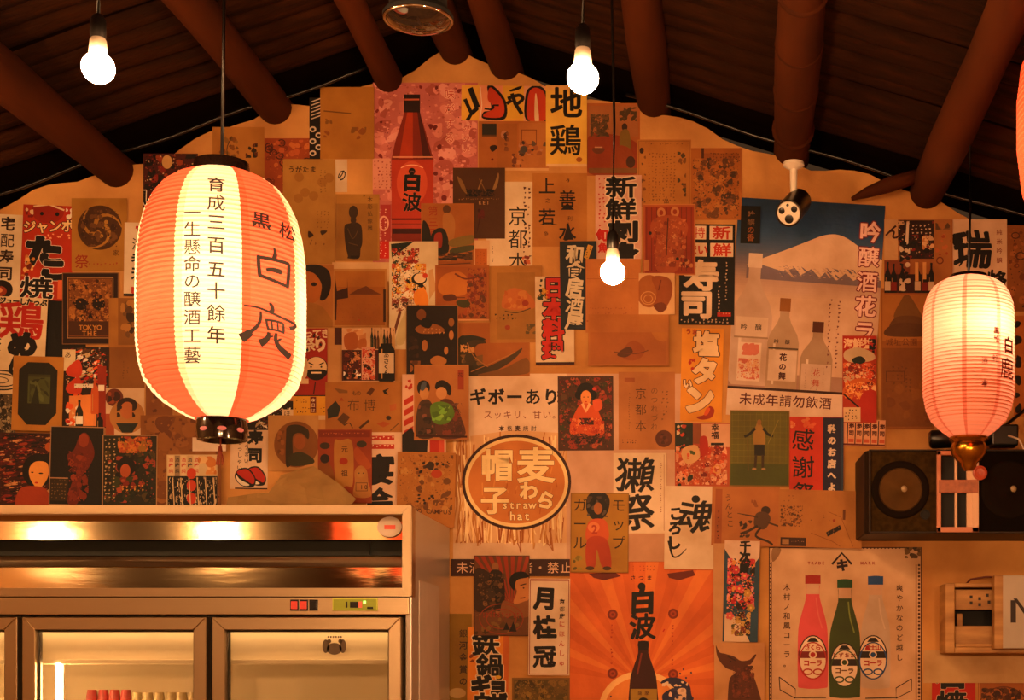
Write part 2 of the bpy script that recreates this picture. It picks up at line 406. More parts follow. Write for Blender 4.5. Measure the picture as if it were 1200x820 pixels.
l2 = lantern(1135, 4.5, tab2, 44, 8, radians(-8), (.86, .35, .22), (.88, .39, .26), 'plain pink-red paper lantern with a gilt bottom cap in front of the speaker', (22, 22, 4, 0), texts=tx, power=2.6, bulbpy=385, fwd=(.025, -.06), seam=(.85, .55, .5), lr=.03)
INK2 = mat('red_ink', '6a1408', rough=.6)
for q in l2.children:
    if q.name.startswith('lettering'): q.data.materials[0] = INK2
Y = 4.5; s = Y/F; bm = bmesh.new()
lathe(bm, [(0, .0), (22*s, .0), (23*s, -.008), (19*s, -.018), (21*s, -.03), (20*s, -.05), (15*s, -.068), (10*s, -.078), (9*s, -.088), (5*s, -.10), (0, -.102)], (X(1135, Y), Y, Z(512, Y)), n=32)
fin('gilt_cap', bm, BRASS, l2, smooth=True, angle=40)
tab3 = [(15, 31), (19, 45), (28, 65), (45, 82), (75, 95), (115, 100), (170, 100), (220, 94), (255, 82), (275, 62), (288, 33)]
lantern(1293, 3.3, tab3, 40, 8, radians(-10), (.80, .10, .04), (.80, .10, .04), 'red paper lantern mostly cut off by the right edge of the photo', (30, 28, 10, 20), power=7)
# vent holes in the lower ring, lantern light put in as glowing discs
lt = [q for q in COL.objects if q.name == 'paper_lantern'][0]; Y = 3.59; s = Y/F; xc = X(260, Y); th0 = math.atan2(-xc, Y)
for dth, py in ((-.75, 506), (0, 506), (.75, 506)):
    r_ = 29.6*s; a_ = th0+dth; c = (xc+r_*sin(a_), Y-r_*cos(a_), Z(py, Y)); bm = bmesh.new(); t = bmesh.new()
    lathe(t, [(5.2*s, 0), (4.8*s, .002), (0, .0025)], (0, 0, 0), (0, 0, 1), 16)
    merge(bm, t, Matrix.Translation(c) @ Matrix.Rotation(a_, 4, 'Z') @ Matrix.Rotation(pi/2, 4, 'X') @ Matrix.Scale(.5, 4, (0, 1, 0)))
    fin('vent_glow', bm, mat('hole_glow', '7a2c20', rough=.5, emit=(1, .2, .12), es=.35), lt)
# tassel under the big lantern
bm = bmesh.new(); Y = 3.59; x, z = X(258, Y), Z(514, Y)
tube(bm, [(x, Y, z+.01), (x+.001, Y, z-.02)], .002, 5)
tube(bm, [(x, Y, z-.018), (x, Y, z-.03)], .005, 6, rs=[.004, .006])
for k in range(9):
    a = k*2*pi/9; tube(bm, [(x, Y, z-.026), (x+.006*cos(a), Y+.006*sin(a), z-.04), (x+.009*cos(a), Y+.009*sin(a), z-.062)], .0012, 4)
o = fin('tassel', bm, mat('dull_red_thread', '7a2a14', rough=.9)); lt = [q for q in COL.objects if q.name == 'paper_lantern'][0]
o.parent = lt; o.location = Vector(o.location)-Vector(lt.location)
# black cylindrical downlight near the top
Y = 3.6; x, z = X(490, Y), Z(24, Y); r = 41*Y/F
dl = empty('ceiling_downlight', (x, Y, z), 'black cylindrical downlight with a glossy lens at the top centre', 'light fitting')
bm = bmesh.new(); lathe(bm, [(r*.93, 0), (r, .004), (r, .012), (r*.9, .022), (r*.82, .03), (r*.82, .24), (0, .24)], (x, Y, z), n=40); fin('housing', bm, BLACKM, dl, smooth=True, angle=35)
bm = bmesh.new(); lathe(bm, [(r*.90, .002), (r*.95, -.003), (r*1.0, .002), (r*.98, .008)], (x, Y, z), n=40); fin('trim_ring', bm, CHROME, dl, smooth=True)
bm = bmesh.new(); lathe(bm, [(r*.92, .001), (r*.7, -.012), (r*.4, -.02), (0, -.023)], (x, Y, z), n=40); fin('lens', bm, mat('dark_lens_glass', '1c1410', rough=.05, coat=1), dl, smooth=True)
bm = bmesh.new(); tube(bm, [(x, Y, z+.24), (x, Y, roofz(x)+.01)], .012, 8); fin('stem', bm, BLACKM, dl)
# spot camera on a white mount
Y = 4.78; s = Y/F
sp = empty('spot_camera', (X(930, Y), Y, Z(193, Y)), 'small black spot camera with a pale three-hole face on a white mount', 'camera')
bm = bmesh.new(); lathe(bm, [(0, .004), (12*s, .004), (12.5*s, -.006), (9*s, -.012), (4.5*s, -.018), (4*s, -.08), (3.6*s, -.09), (0, -.09)], (X(930, Y), Y, Z(192, Y)), n=24); fin('mount', bm, WHITEP, sp, smooth=True, angle=40)
bm = bmesh.new(); p0 = Vector((X(930, Y), Y, Z(224, Y))); tube(bm, [p0+Vector((0, 0, .005)), p0-Vector((0, 0, .03))], .008, 8); fin('swivel', bm, BLACK, sp)
c0 = Vector((X(924, Y-.1), Y-.1, Z(250, Y-.1))); c1 = Vector((X(937, Y+.04), Y+.04, Z(235, Y+.04))); ax = (c0-c1).normalized(); R = 15*s
bm = bmesh.new(); Ld = (c0-c1).length; lathe(bm, [(0, -.004), (R*.8, 0), (R, .012), (R*1.02, Ld), (R*.93, Ld+.002), (R*.9, Ld-.006)], c1, ax, 32); fin('barrel', bm, mat('black_metal', '15100d', rough=.35), sp, smooth=True, angle=40)
bm = bmesh.new(); lathe(bm, [(R*.92, Ld-.006), (R*.86, Ld-.001), (0, Ld)], c1, ax, 32); fin('face_plate', bm, WHITEP, sp, smooth=True, angle=40)
Rm = frame_to(ax)
import itertools
up = (Vector((0, 0, 1))-ax*ax.z).normalized(); rt_ = up.cross(ax).normalized()
for (u, v, rr) in ((0, -.42, .33), (-.5, .25, .24), (.48, .28, .24), (0, .62, .10)):
    bm = bmesh.new(); cc = c0+(rt_*u+up*v)*R; lathe(bm, [(rr*R, -.002), (rr*R, .002), (rr*R*.75, .003), (0, .0015)], cc, ax, 16); fin('lens', bm, BLACK, sp, smooth=True, angle=40)
# ---------------------------------------------------------------- fridge
YF = 4.42
fx = lambda px: X(px, YF)
fz = lambda py: Z(py, YF)
xr = fx(483); xl = fx(-222); ztop = fz(592)
fr = empty('display_fridge', ((xl+xr)/2, YF, 0), 'stainless steel glass-door drinks fridge standing against the papered wall', 'fridge')
IX0, IX1 = xl+.03, xr-.05
zd0 = fz(723)            # top of the doors
zh = fz(699)             # underside of the hood frame
# side and back panels
bm = bmesh.new(); box(bm, xr-.022, xr-.004, YF+.012, WALL-.03, .12, ztop-.006, .003); fin('side_panel', bm, SIDE, fr)
bm = bmesh.new(); box(bm, xl, xl+.02, YF+.012, WALL-.03, .12, ztop-.006); fin('side_panel', bm, SIDE, fr)
bm = bmesh.new(); box(bm, xl+.02, xr-.022, WALL-.05, WALL-.03, .12, ztop-.006); fin('back_panel', bm, SIDE, fr)
bm = bmesh.new(); box(bm, xl+.02, xr-.022, YF+.03, WALL-.05, ztop-.02, ztop-.006); fin('top_panel', bm, SIDE, fr)
bm = bmesh.new(); box(bm, xl+.02, xr-.022, YF+.03, WALL-.05, .12, .3); fin('base_panel', bm, STEEL, fr)
# hood frame: rails and mitred stile
def rail(name, pts, y0, y1, m=STEEL):
    bm = bmesh.new(); prism(bm, pts, y0, y1); bmesh.ops.bevel(bm, geom=bm.edges[:], offset=.0025, segments=2, affect='EDGES'); return fin(name, bm, m, fr)
a, b = ztop, fz(602.5); xi = fx(472)
rail('hood_rail', [(xl, a), (xr, a), (xi, b), (xl, b)], YF-.01, YF+.05)
rail('hood_stile', [(xr, a), (xr, zh), (xi, fz(690)), (xi, b)], YF-.01, YF+.05)
rail('hood_rail', [(xl, fz(689)), (xi, fz(689)), (xr, zh), (xl, zh)], YF-.01, YF+.05)
def slope_panel(name, z0, z1, y0, y1, m, x0=xl, x1=xi):
    bm = bmesh.new(); t = .004
    vs = [(x0, y0, z0), (x1, y0, z0), (x1, y1, z1), (x0, y1, z1)]
    A = [bm.verts.new(v) for v in vs]; B = [bm.verts.new((v[0], v[1]+t, v[2]+t)) for v in vs]
    bm.faces.new(A); bm.faces.new(B[::-1])
    for k in range(4): bm.faces.new((A[k], B[k], B[(k+1) % 4], A[(k+1) % 4]))
    bmesh.ops.recalc_face_normals(bm, faces=bm.faces); return fin(name, bm, m, fr)
slope_panel('upper_hood_panel', fz(631), fz(601), YF+.03, YF+.041, STEELS)
slope_panel('lower_hood_panel', fz(663), fz(651), YF+.03, YF+.045, STEEL)
slope_panel('lower_hood_panel', fz(689), fz(662), YF+.026, YF+.036, STEELS)
bm = bmesh.new(); box(bm, xl, xi, YF+.10, YF+.11, fz(655), fz(628)); fin('vent_slot', bm, mat('dark_green_black', '0b1008', rough=.7), fr)
bm = bmesh.new(); box(bm, xi, xr-.03, YF+.05, YF+.11, fz(690), fz(602)); fin('hood_end', bm, STEEL, fr)
bm = bmesh.new(); box(bm, fx(424)-.0, fx(424)+.002, YF+.09, YF+.1, fz(654), fz(631)); fin('slot_divider', bm, BLACK, fr)
# round sticker on the hood
bm = bmesh.new(); tt = bmesh.new(); lathe(tt, [(.036, 0), (.036, .0012), (0, .0014)], (0, 0, 0), (0, -1, 0), 28)
merge(bm, tt, Matrix.Translation((fx(454), YF+.029, fz(616))) @ Matrix.Rotation(radians(-8), 4, 'X') @ Matrix.Scale(.85, 4, (0, 0, 1)))
stk = fin('round_sticker', bm, mat('grey_sticker', 'b8a898', rough=.5), fr)
bm = bmesh.new(); box(bm, fx(448), fx(461), YF+.026, YF+.0275, fz(619), fz(614)); fin('sticker_mark', bm, mat('sticker_red', 'c84a3a', rough=.5), fr)
# header band with switches and thermostat
bm = bmesh.new(); box(bm, xl, fx(479), YF, YF+.05, fz(720), fz(699)-.001, .002); fin('header_band', bm, STEEL, fr)
bm = bmesh.new(); box(bm, xl, xr-.022, YF+.055, YF+.06, .3, fz(700)); 
bm.free()
for k, (px, lit) in enumerate(((345.5, 1), (356.5, 1), (368, 0))):
    bm = bmesh.new(); box(bm, fx(px-5), fx(px+5), YF-.006, YF+.002, fz(715.5), fz(702.5), .0015)
    sw = fin('rocker_switch', bm, BLACK, fr)
    bm = bmesh.new(); box(bm, fx(px-3.6), fx(px+3.6), YF-.010, YF-.004, fz(713.5), fz(704.5), .001)
    fin('switch_rocker', bm, mat('lit_red_rocker', '8a1208', rough=.3, emit=(1, .08, .03), es=.5) if lit else BLACK, sw)
bm = bmesh.new(); box(bm, fx(390), fx(443), YF-.006, YF+.002, fz(715.5), fz(701), .0015); th = fin('thermostat', bm, mat('lime_plastic', 'b6c040', rough=.4), fr)
bm = bmesh.new(); box(bm, fx(391.5), fx(441.5), YF-.0075, YF-.005, fz(714.5), fz(702)); fin('face_sheet', bm, mat('olive_label', '8a9a28', rough=.4), th)
bm = bmesh.new(); box(bm, fx(411), fx(421), YF-.009, YF-.006, fz(712), fz(705)); fin('display_window', bm, BLACK, th)
bm = bmesh.new(); box(bm, fx(421), fx(425), YF-.009, YF-.006, fz(712), fz(705)); fin('red_digit', bm, mat('red_led', 'b03020', emit=(1, .15, .05), es=.6), th)
bm = bmesh.new(); box(bm, fx(426.5), fx(429.5), YF-.009, YF-.006, fz(707), fz(704)); fin('green_lamp', bm, mat('green_led', '90ff60', emit=(.4, 1, .2), es=2), th)
for q in ((406, 408, 712, 705), (431, 438, 713.5, 711)):
    bm = bmesh.new(); box(bm, fx(q[0]), fx(q[1]), YF-.009, YF-.006, fz(q[2]), fz(q[3])); fin('button', bm, BLACK, th)
# doors
def door(x0p, x1p, first=False):
    bm = bmesh.new(); x0, x1 = fx(x0p), fx(x1p); z1 = zd0; z0 = .3; wv = fx(15)-fx(0); hv = wv
    pr = [(x0, z1), (x1, z1), (x1-wv, z1-hv), (x0+wv, z1-hv)]
    prism(bm, pr, YF-.012, YF+.03); b2 = bmesh.new(); prism(b2, [(x0, z0), (x0, z1), (x0+wv, z1-hv), (x0+wv, z0+hv)], YF-.012, YF+.03); merge(bm, b2)
    b2 = bmesh.new(); prism(b2, [(x1, z0), (x1, z1), (x1-wv, z1-hv), (x1-wv, z0+hv)], YF-.012, YF+.03); merge(bm, b2)
    b2 = bmesh.new(); prism(b2, [(x0, z0), (x1, z0), (x1-wv, z0+hv), (x0+wv, z0+hv)], YF-.012, YF+.03); merge(bm, b2)
    bmesh.ops.bevel(bm, geom=bm.edges[:], offset=.002, segments=1, affect='EDGES')
    d = fin('fridge_door', bm, STEEL, fr)
    bm = bmesh.new(); box(bm, x0+wv*.98, x1-wv*.98, YF+.008, YF+.012, z0+hv, z1-hv); fin('glass_pane', bm, glass_mat('door_glass', (1, .97, .9), .92), d)
    bm = bmesh.new(); g = .006
    for (q0, q1, q2, q3) in ((x0+wv, x1-wv, z1-hv-g, z1-hv), (x0+wv, x0+wv+g, z0+hv, z1-hv), (x1-wv-g, x1-wv, z0+hv, z1-hv)): box(bm, q0, q1, YF+.012, YF+.024, q2, q3)
    fin('gasket', bm, BLACK, d)
    return d
door(-197, 22); door(28, 243); dr = door(250, 471)
for k in (25, 246.5):
    bm = bmesh.new(); box(bm, fx(k-6), fx(k+6), YF+.032, YF+.06, .3, zd0+.004); fin('mullion', bm, BLACKM if 0 else mat('dark_gasket', '1a120c', rough=.6), fr)
# interior
bm = bmesh.new(); box(bm, IX0, IX1, YF+.05, WALL-.06, fz(736), fz(728)); fin('inner_ceiling', bm, LINER, fr)
bm = bmesh.new(); box(bm, IX0, IX1, WALL-.07, WALL-.06, .3, fz(736)); fin('inner_back', bm, LINER, fr)
bm = bmesh.new(); box(bm, IX1, IX1+.01, YF+.035, WALL-.06, .3, fz(728)); fin('inner_side', bm, LINER, fr)
bm = bmesh.new(); box(bm, IX0-.01, IX0, YF+.035, WALL-.06, .3, fz(728)); fin('inner_side', bm, LINER, fr)
bm = bmesh.new(); box(bm, IX0, IX1, YF+.07, YF+.12, fz(778), fz(772), .003); fin('air_duct_lip', bm, LINER, fr)
bm = bmesh.new(); box(bm, IX0, IX1, YF+.09, YF+.12, fz(776), fz(728)); fin('air_duct', bm, LINER, fr)
TUBE = mat('fridge_tube_light', 'fff0d0', emit=(1, .56, .22), es=70)
for px in (56, -150):
    bm = bmesh.new(); tube(bm, [(fx(px), YF+.075, .5), (fx(px), YF+.075, fz(777))], .009, 10); fin('light_tube', bm, TUBE, fr, smooth=True)
    bm = bmesh.new(); box(bm, fx(px)-.007, fx(px)+.007, YF+.088, YF+.10, .45, fz(773), .002); fin('tube_holder', bm, LINER, fr)
bm = bmesh.new(); tube(bm, [(IX0, YF+.07, fz(734)), (IX1, YF+.07, fz(734))], .007, 8); fin('light_tube', bm, mat('fridge_top_tube', 'fff0d0', emit=(1, .56, .22), es=15), fr, smooth=True)
bm = bmesh.new(); box(bm, IX0, IX1, YF+.12, WALL-.1, 1.17, 1.18); fin('shelf', bm, mat('white_wire', 'd8d0c0', rough=.4), fr)
# sticker on the right door glass: a round-eared dark emblem
bm = bmesh.new(); tt = bmesh.new(); cl = tt
def disc(bm, px, py, rx, ry, y, n=20, th=.0006):
    A = [(fx(px)+rx/401.6*cos(2*pi*k/n), fz(py)+ry/401.6*sin(2*pi*k/n)) for k in range(n)]; t = bmesh.new(); prism(t, A, y-th, y); merge(bm, t)
for px, py, rx, ry in ((381, 757, 4, 8), (401, 757, 4, 8), (391, 760, 9, 7), (385, 751, 2.4, 2.4), (398, 751, 2.4, 2.4)): disc(bm, px, py, rx, ry, YF+.0075)
for k in range(6): disc(bm, 384+k*3, 746, 1, 1.2, YF+.0075, 8)
tt.free()
o = fin('glass_sticker', bm, mat('sticker_ink', '4a3820', rough=.5), dr)
# packs on the fridge shelf: tops show at the foot of the photo
rnd = random.Random(3)
cols = ['c85a5a', 'd87a70', 'e8d8b8', 'd8c8a0', 'c8b088']
x = 95; k = 0
while x < 222:
    w_ = 10.5
    c = 'pink' if x < 138 else 'cream'
    Yc = YF+.25; top = Z(808 if x < 138 else 811, Yc); bm = bmesh.new()
    xc = X(x+5+8, Yc); rr = .0165
    lathe(bm, [(rr*.9, 0), (rr, .006), (rr, top-1.18-.02), (rr*.85, top-1.18-.006), (rr*.82, top-1.18), (0, top-1.185)], (xc, Yc+rnd.uniform(-.004, .004), 1.18), n=20)
    cm = mat('pink_can' if c == 'pink' else 'cream_can', 'cc4a52' if c == 'pink' else 'dcc9a0', rough=.35, noise=.4, nscale=30)
    o = fin('drink_can', bm, cm, smooth=True, angle=40)
    tag(o, ('%s %s can on the upper shelf behind the middle fridge door' % (['first', 'second', 'third', 'fourth', 'fifth', 'sixth', 'seventh', 'eighth', 'ninth', 'tenth', 'eleventh'][k]+' from the left,', c)), 'can', 'cans in the fridge')
    x += 13.2; k += 1
# things lying on the fridge
bm = bmesh.new(); n = 10
for (cx, wd) in ((70, 26), (165, 34)):
    bm = bmesh.new(); Yc = 4.8; tube(bm, [(X(cx-wd, Yc), Yc, ztop-.006), (X(cx-wd*.5, Yc), Yc, ztop+.012), (X(cx, Yc), Yc, ztop+.02), (X(cx+wd*.6, Yc), Yc, ztop+.012), (X(cx+wd, Yc), Yc, ztop-.004)], .012, 8)
    tag(fin('cable_loop', bm, BLACK, smooth=True), 'black cable loop on the fridge top below the %s print' % ('red-haired portrait' if cx < 100 else 'green-robed woman'), 'cable')
def crumple(name, outline, y0, m, amp=.01, thick=.002, kids=None):
    bm = bmesh.new(); prism(bm, outline, y0, y0+thick)
    bmesh.ops.triangulate(bm, faces=[f for f in bm.faces if len(f.verts) > 4]); bmesh.ops.subdivide_edges(bm, edges=bm.edges[:], cuts=3, use_grid_fill=True)
    for v in bm.verts: v.co.y += amp*sin(v.co.x*23+v.co.z*31)+amp*.6*sin(v.co.x*51-v.co.z*17)
    return fin(name, bm, m)
Yc = 4.97; q = lambda px, py: (X(px, Yc), Z(py, Yc))
o = crumple('paper_sheet', [q(262, 600), q(266, 582), q(315, 577), q(328, 556), q(368, 546), q(398, 567), q(418, 585), q(404, 600)], Yc, mat('beige_wrap', 'a07a42', rough=.8, noise=.35, nscale=7), .008)
tag(o, 'crumpled beige paper sheet standing on the fridge against the wall', 'paper')
bm = bmesh.new(); Yc = 4.9; tube(bm, [(X(400, Yc), Yc, ztop+.0), (X(412, Yc), Yc, ztop+.014), (X(428, Yc), Yc, ztop+.018), (X(442, Yc), Yc, ztop+.004)], .014, 8)
tag(fin('pouch', bm, BLACKM, smooth=True), 'small black pouch on the fridge top beside the crumpled sheet', 'pouch')
# pale panel painting the prints' faint reflection on the fridge side
bm = bmesh.new(); box(bm, xr-.004, xr-.002, YF+.12, WALL-.22, 1.28, 1.78); o = fin('side_reflection', bm, mat('ghost_reflection', 'c0b4a8', rough=.4, noise=.12, nscale=14), fr)
# ---------------------------------------------------------------- speaker
Y0 = 4.80; sx = lambda px: X(px, Y0); sz = lambda py: Z(py, Y0)
spk = empty('wall_speaker', (sx(1128), WALL-.01, sz(626)), 'long dark wall speaker with two round drivers and a pale lattice in the middle', 'speaker')
bm = bmesh.new()
zt, zb = sz(527), sz(625); xa, xb = sx(1018), sx(1245)
# chamfered carcass
A = [(xa-.02, WALL), (xa-.012, Y0+.03), (xa+.006, Y0+.004), (xb, Y0+.004), (xb+.02, WALL)]
va = [bm.verts.new((x, y, zb)) for x, y in A]; vb = [bm.verts.new((x, y, zt)) for x, y in A]
bm.faces.new(va); bm.faces.new(vb[::-1])
for k in range(5): bm.faces.new((va[k], vb[k], vb[(k+1) % 5], va[(k+1) % 5]))
bmesh.ops.recalc_face_normals(bm, faces=bm.faces); bmesh.ops.bevel(bm, geom=bm.edges[:], offset=.004, segments=2, affect='EDGES')
fin('cabinet', bm, SPKBOX, spk)
bm = bmesh.new(); t = .006
for (p0, p1, q0, q1) in ((xa, xb, zt-t, zt), (xa, xb, zb, zb+t), (xa, xa+t, zb, zt)): box(bm, p0, p1, Y0-.012, Y0+.006, q0, q1, .0015)
fin('front_rim', bm, SPKBOX, spk)
GR = mat('speaker_baffle', '38280f', rough=1, spec=.1, noise=.5, nscale=60); GR2 = mat('driver_cone', '523610', rough=.8, spec=.2, noise=.3, nscale=20)
bm = bmesh.new(); box(bm, xa+.006, sx(1098), Y0-.004, Y0+.003, zb+.006, zt-.006); fin('baffle', bm, GR, spk)
bm = bmesh.new(); box(bm, sx(1146), xb, Y0-.004, Y0+.003, zb+.006, zt-.006); fin('baffle', bm, mat('dark_baffle', '0e0805', rough=1, spec=.1), spk)
for px, dk in ((1055, 0), (1183, 1)):
    bm = bmesh.new(); c = (sx(px), Y0-.004, sz(574)); s_ = Y0/F
    lathe(bm, [(34*s_, 0), (33*s_, .005), (30*s_, .006), (26*s_, .0035), (24.5*s_, .004)], c, (0, -1, 0), 40)
    sur = fin('surround', bm, mat('rubber_surround', '150d06', rough=.9, spec=.1), spk, smooth=True)
    bm = bmesh.new(); lathe(bm, [(25.5*s_, .004), (23*s_, .003), (6*s_, .001), (5.5*s_, .003), (0, .006)], c, (0, -1, 0), 40)
    fin('cone', bm, mat('dark_cone', '150c07', rough=.9, spec=.1) if dk else GR2, spk, smooth=True)
    bm = bmesh.new(); lathe(bm, [(4*s_, 0), (3*s_, .005), (0, .007)], (c[0]+4*s_, Y0-.006, c[2]+1*s_), (0, -1, 0), 20)
    fin('dust_cap', bm, mat('grey_cap', '140c08' if dk else '9a8462', rough=.35), spk, smooth=True)
bm = bmesh.new(); lathe(bm, [(6*s_, 0), (6*s_, .004), (4.6*s_, .004), (4.2*s_, .001), (0, .001)], (sx(1084), Y0-.004, sz(603)), (0, -1, 0), 20); fin('port', bm, BLACKM, spk, smooth=True, angle=40)
# lattice: frame, two uprights, centre bar
LT = mat('pale_lattice', 'd2a888', rough=.45)
def bar(name, x0, x1, y0, y1, m=LT, dy=.018):
    bm = bmesh.new(); box(bm, sx(x0), sx(x1), Y0-dy, Y0+.004, sz(y1), sz(y0), .0015); fin(name, bm, m, spk)
bar('lattice_back', 1098, 1147, 530, 623, BLACKM, .001)
bar('lattice_stile', 1097, 1102, 529, 624, mat('pink_lattice', 'c07858', rough=.5)); bar('lattice_stile', 1138, 1146, 529, 624)
bar('lattice_upright', 1118, 1121, 533, 619); bar('lattice_upright', 1132, 1139, 533, 619, LT, .014)
bar('lattice_rail', 1097, 1146, 529, 534, mat('pink_lattice', 'c07858', rough=.5)); bar('lattice_rail', 1097, 1146, 618, 624, mat('pink_lattice', 'c07858', rough=.5))
bar('lattice_centre_bar', 1099, 1145, 563, 578, mat('copper_bar', 'a85830', rough=.4, noise=.4, nscale=60), .021)
bm = bmesh.new(); c = (sx(1147), Y0-.02, sz(555)); lathe(bm, [(8.5*s_, 0), (8.5*s_, .004), (6.6*s_, .006), (5.8*s_, .004), (5*s_, .003), (2.6*s_, .003), (2.2*s_, .006), (0, .006)], c, (0, -1, 0), 28)
fin('round_badge', bm, mat('red_badge', 'b04a30', rough=.4), spk, smooth=True, angle=40)
# small black bracket lamp on top of the speaker and its cables
Yb = 4.9; bx_ = lambda px: X(px, Yb); bz_ = lambda py: Z(py, Yb)
cm = empty('projector', (bx_(1135), Yb, Z(527, Yb)), 'small glossy black device lying on top of the speaker behind the pink lantern', 'device')
bm = bmesh.new(); lathe(bm, [(0, 0), (.026, 0), (.03, .006), (.031, .05), (.03, .24), (.026, .25), (0, .25)], (bx_(1090), Yb, Z(527, Yb)+.033), (1, 0, .06), 24); fin('body', bm, BLACK, cm, smooth=True, angle=40)
bm = bmesh.new(); lathe(bm, [(.026, 0), (.022, -.004), (0, -.008)], (bx_(1090), Yb, Z(527, Yb)+.033), (1, 0, .06), 24); fin('end_lens', bm, mat('dark_lens_glass'), cm, smooth=True)
bm = bmesh.new(); box(bm, bx_(1160), bx_(1191), Yb-.04, Yb+.03, Z(524, Yb), Z(499, Yb), .006); fin('power_block', bm, BLACK, cm)
bm = bmesh.new(); tube(bm, [(bx_(1178), Yb-.05, bz_(513)), (bx_(1190), Yb-.06, bz_(518)), (bx_(1197), Yb-.06, bz_(532)), (bx_(1202), Yb-.06, bz_(560))], .0035, 6); fin('white_lead', bm, WHITEP, cm, smooth=True)
bm = bmesh.new(); tube(bm, [(bx_(1172), Yb, bz_(504)), (bx_(1188), WALL-.05, bz_(490)), (bx_(1215), WALL-.04, bz_(468))], .006, 6); fin('black_lead', bm, BLACK, cm, smooth=True)
# ---------------------------------------------------------------- wooden wall box
Yw = 4.93; wx = lambda px: X(px, Yw); wz = lambda py: Z(py, Yw)
wb = empty('wooden_box', (wx(1160), WALL, wz(764)), 'pale wooden wall box with an open front below the speaker', 'box')
def wbar(name, x0, x1, y0, y1, d0=0, d1=WALL-Yw, m=WOOD, bev=.003):
    bm = bmesh.new(); box(bm, wx(x0), wx(x1), Yw+d0, Yw+d1, wz(y1), wz(y0), bev); return fin(name, bm, m, wb)
wbar('frame_side', 1108, 1119, 683, 765); wbar('frame_side', 1218, 1230, 683, 765); wbar('frame_top', 1119, 1218, 683, 688); wbar('frame_bottom', 1119, 1218, 758, 765)
wbar('back_board', 1119, 1218, 688, 758, .09, .10, BLACKM)
up_ = wbar('upper_slat', 1120, 1218, 690, 714, .02, .03); wbar('lower_slat', 1120, 1218, 733, 758, .02, .03); wbar('inner_ledge', 1120, 1218, 754, 758, .005, .03)
bm = bmesh.new(); bmm = bmesh.new()
for k, (px, py) in enumerate(((1139, 699), (1139, 706), (1149, 701), (1149, 708), (1158, 697), (1160, 705))):
    box(bm, wx(px-1.5), wx(px+1.8), Yw+.018, Yw+.0205, wz(py+1.8), wz(py-1.8))
fin('faint_marks', bm, INK, wb); bmm.free()
wbar('round_peg', 1124, 1131, 718, 733, .05, .06)
# its hinged door standing proud
bm = bmesh.new(); box(bm, wx(1163), wx(1240), Yw-.05, Yw-.03, wz(760), wz(675), .003); dd = fin('box_door', bm, mat('grey_painted_board', 'b8aa9a', rough=.6, noise=.2, nscale=6), wb)
bm = bmesh.new(); box(bm, wx(1162), wx(1172), Yw-.052, Yw-.006, wz(760.5), wz(675), .002); fin('door_edge', bm, WOOD, dd)
bm = bmesh.new(); box(bm, wx(1181), wx(1187), Yw-.0525, Yw-.05, wz(730), wz(704)); 
t = bmesh.new(); prism(t, [(wx(1184), wz(702)), (wx(1188), wz(702)), (wx(1206), wz(726)), (wx(1202), wz(728))], Yw-.053, Yw-.0505); merge(bm, t); fin('black_mark', bm, INK, dd)
bm = bmesh.new(); tube(bm, [(wx(1136), WALL-.04, wz(684)), (wx(1142), WALL-.06, wz(677)), (wx(1160), WALL-.06, wz(674)), (wx(1200), WALL-.06, wz(674)), (wx(1222), WALL-.04, wz(680))], .0035, 6); fin('cord_loop', bm, mat('brown_cord', '5a2010', rough=.7), wb, smooth=True)
# ---------------------------------------------------------------- printed sheets on the wall
U = WALL/F           # metres per photo unit on the wall plane
EPS = .0002
PAL = dict(T='b08446', t='9c7038', q='c29a5c', W='e4dccf', w='d6c6ac', C='e0cfa4', K='1c0c08', k='2e2219', R='c02a1c', r='8a2418', O='dd6a2c', o='e8924a', Y='e6b030', y='c89c3c',
           N='1e2a44', B='2f4f86', b='5a7a9a', G='4a6232', g='7a8848', P='d67a80', p='e0a0a0', D='5c3a20', d='7c5430', V='8c8270', v='5f5848', S='d8a878', s='c48a58', L='3c5a5a', M='9c4a30', m='a8685a')
def colr(c):
    c = PAL.get(c, c)
    return tuple(min(.85, 1.06*x**1.32) for x in lin(c))
def clip(poly, x0, y0, x1, y1):
    for ax, lim, sg in ((0, x0, 1), (0, x1, -1), (1, y0, 1), (1, y1, -1)):
        out = []
        if not poly: return poly
        a = poly[-1]; fa = (a[ax]-lim)*sg
        for b in poly:
            fb = (b[ax]-lim)*sg
            if (fa < 0) != (fb < 0):
                t = fa/(fa-fb); out.append((a[0]+(b[0]-a[0])*t, a[1]+(b[1]-a[1])*t))
            if fb >= 0: out.append(b)
            a, fa = b, fb
        poly = out
    return poly
def smooth(pts, n=5, closed=True):
    out = []; N_ = len(pts)
    for i in range(N_ if closed else N_-1):
        if closed: p0, p1, p2, p3 = (pts[(i+j-1) % N_] for j in range(4))
        else: p0, p1, p2, p3 = pts[max(i-1, 0)], pts[i], pts[i+1], pts[min(i+2, N_-1)]
        for k in range(n):
            t = k/n
            out.append(tuple(.5*((2*b)+(-a+c)*t+(2*a-5*b+4*c-d)*t*t+(-a+3*b-3*c+d)*t**3) for a, b, c, d in zip(p0, p1, p2, p3)))
    if not closed: out.append(pts[-1])
    return out
class Art:
    def __init__(s, box_):
        s.V = []; s.F = []; s.C = []; s.box = box_
    def add(s, poly, col, z):
        poly = clip(poly, *s.box)
        if len(poly) < 3: return
        i = len(s.V); s.V += [(x, y, z) for x, y in poly]; s.F.append(tuple(range(i, i+len(poly)))); s.C.append(col)
LEVELS = []
SHEETS = []
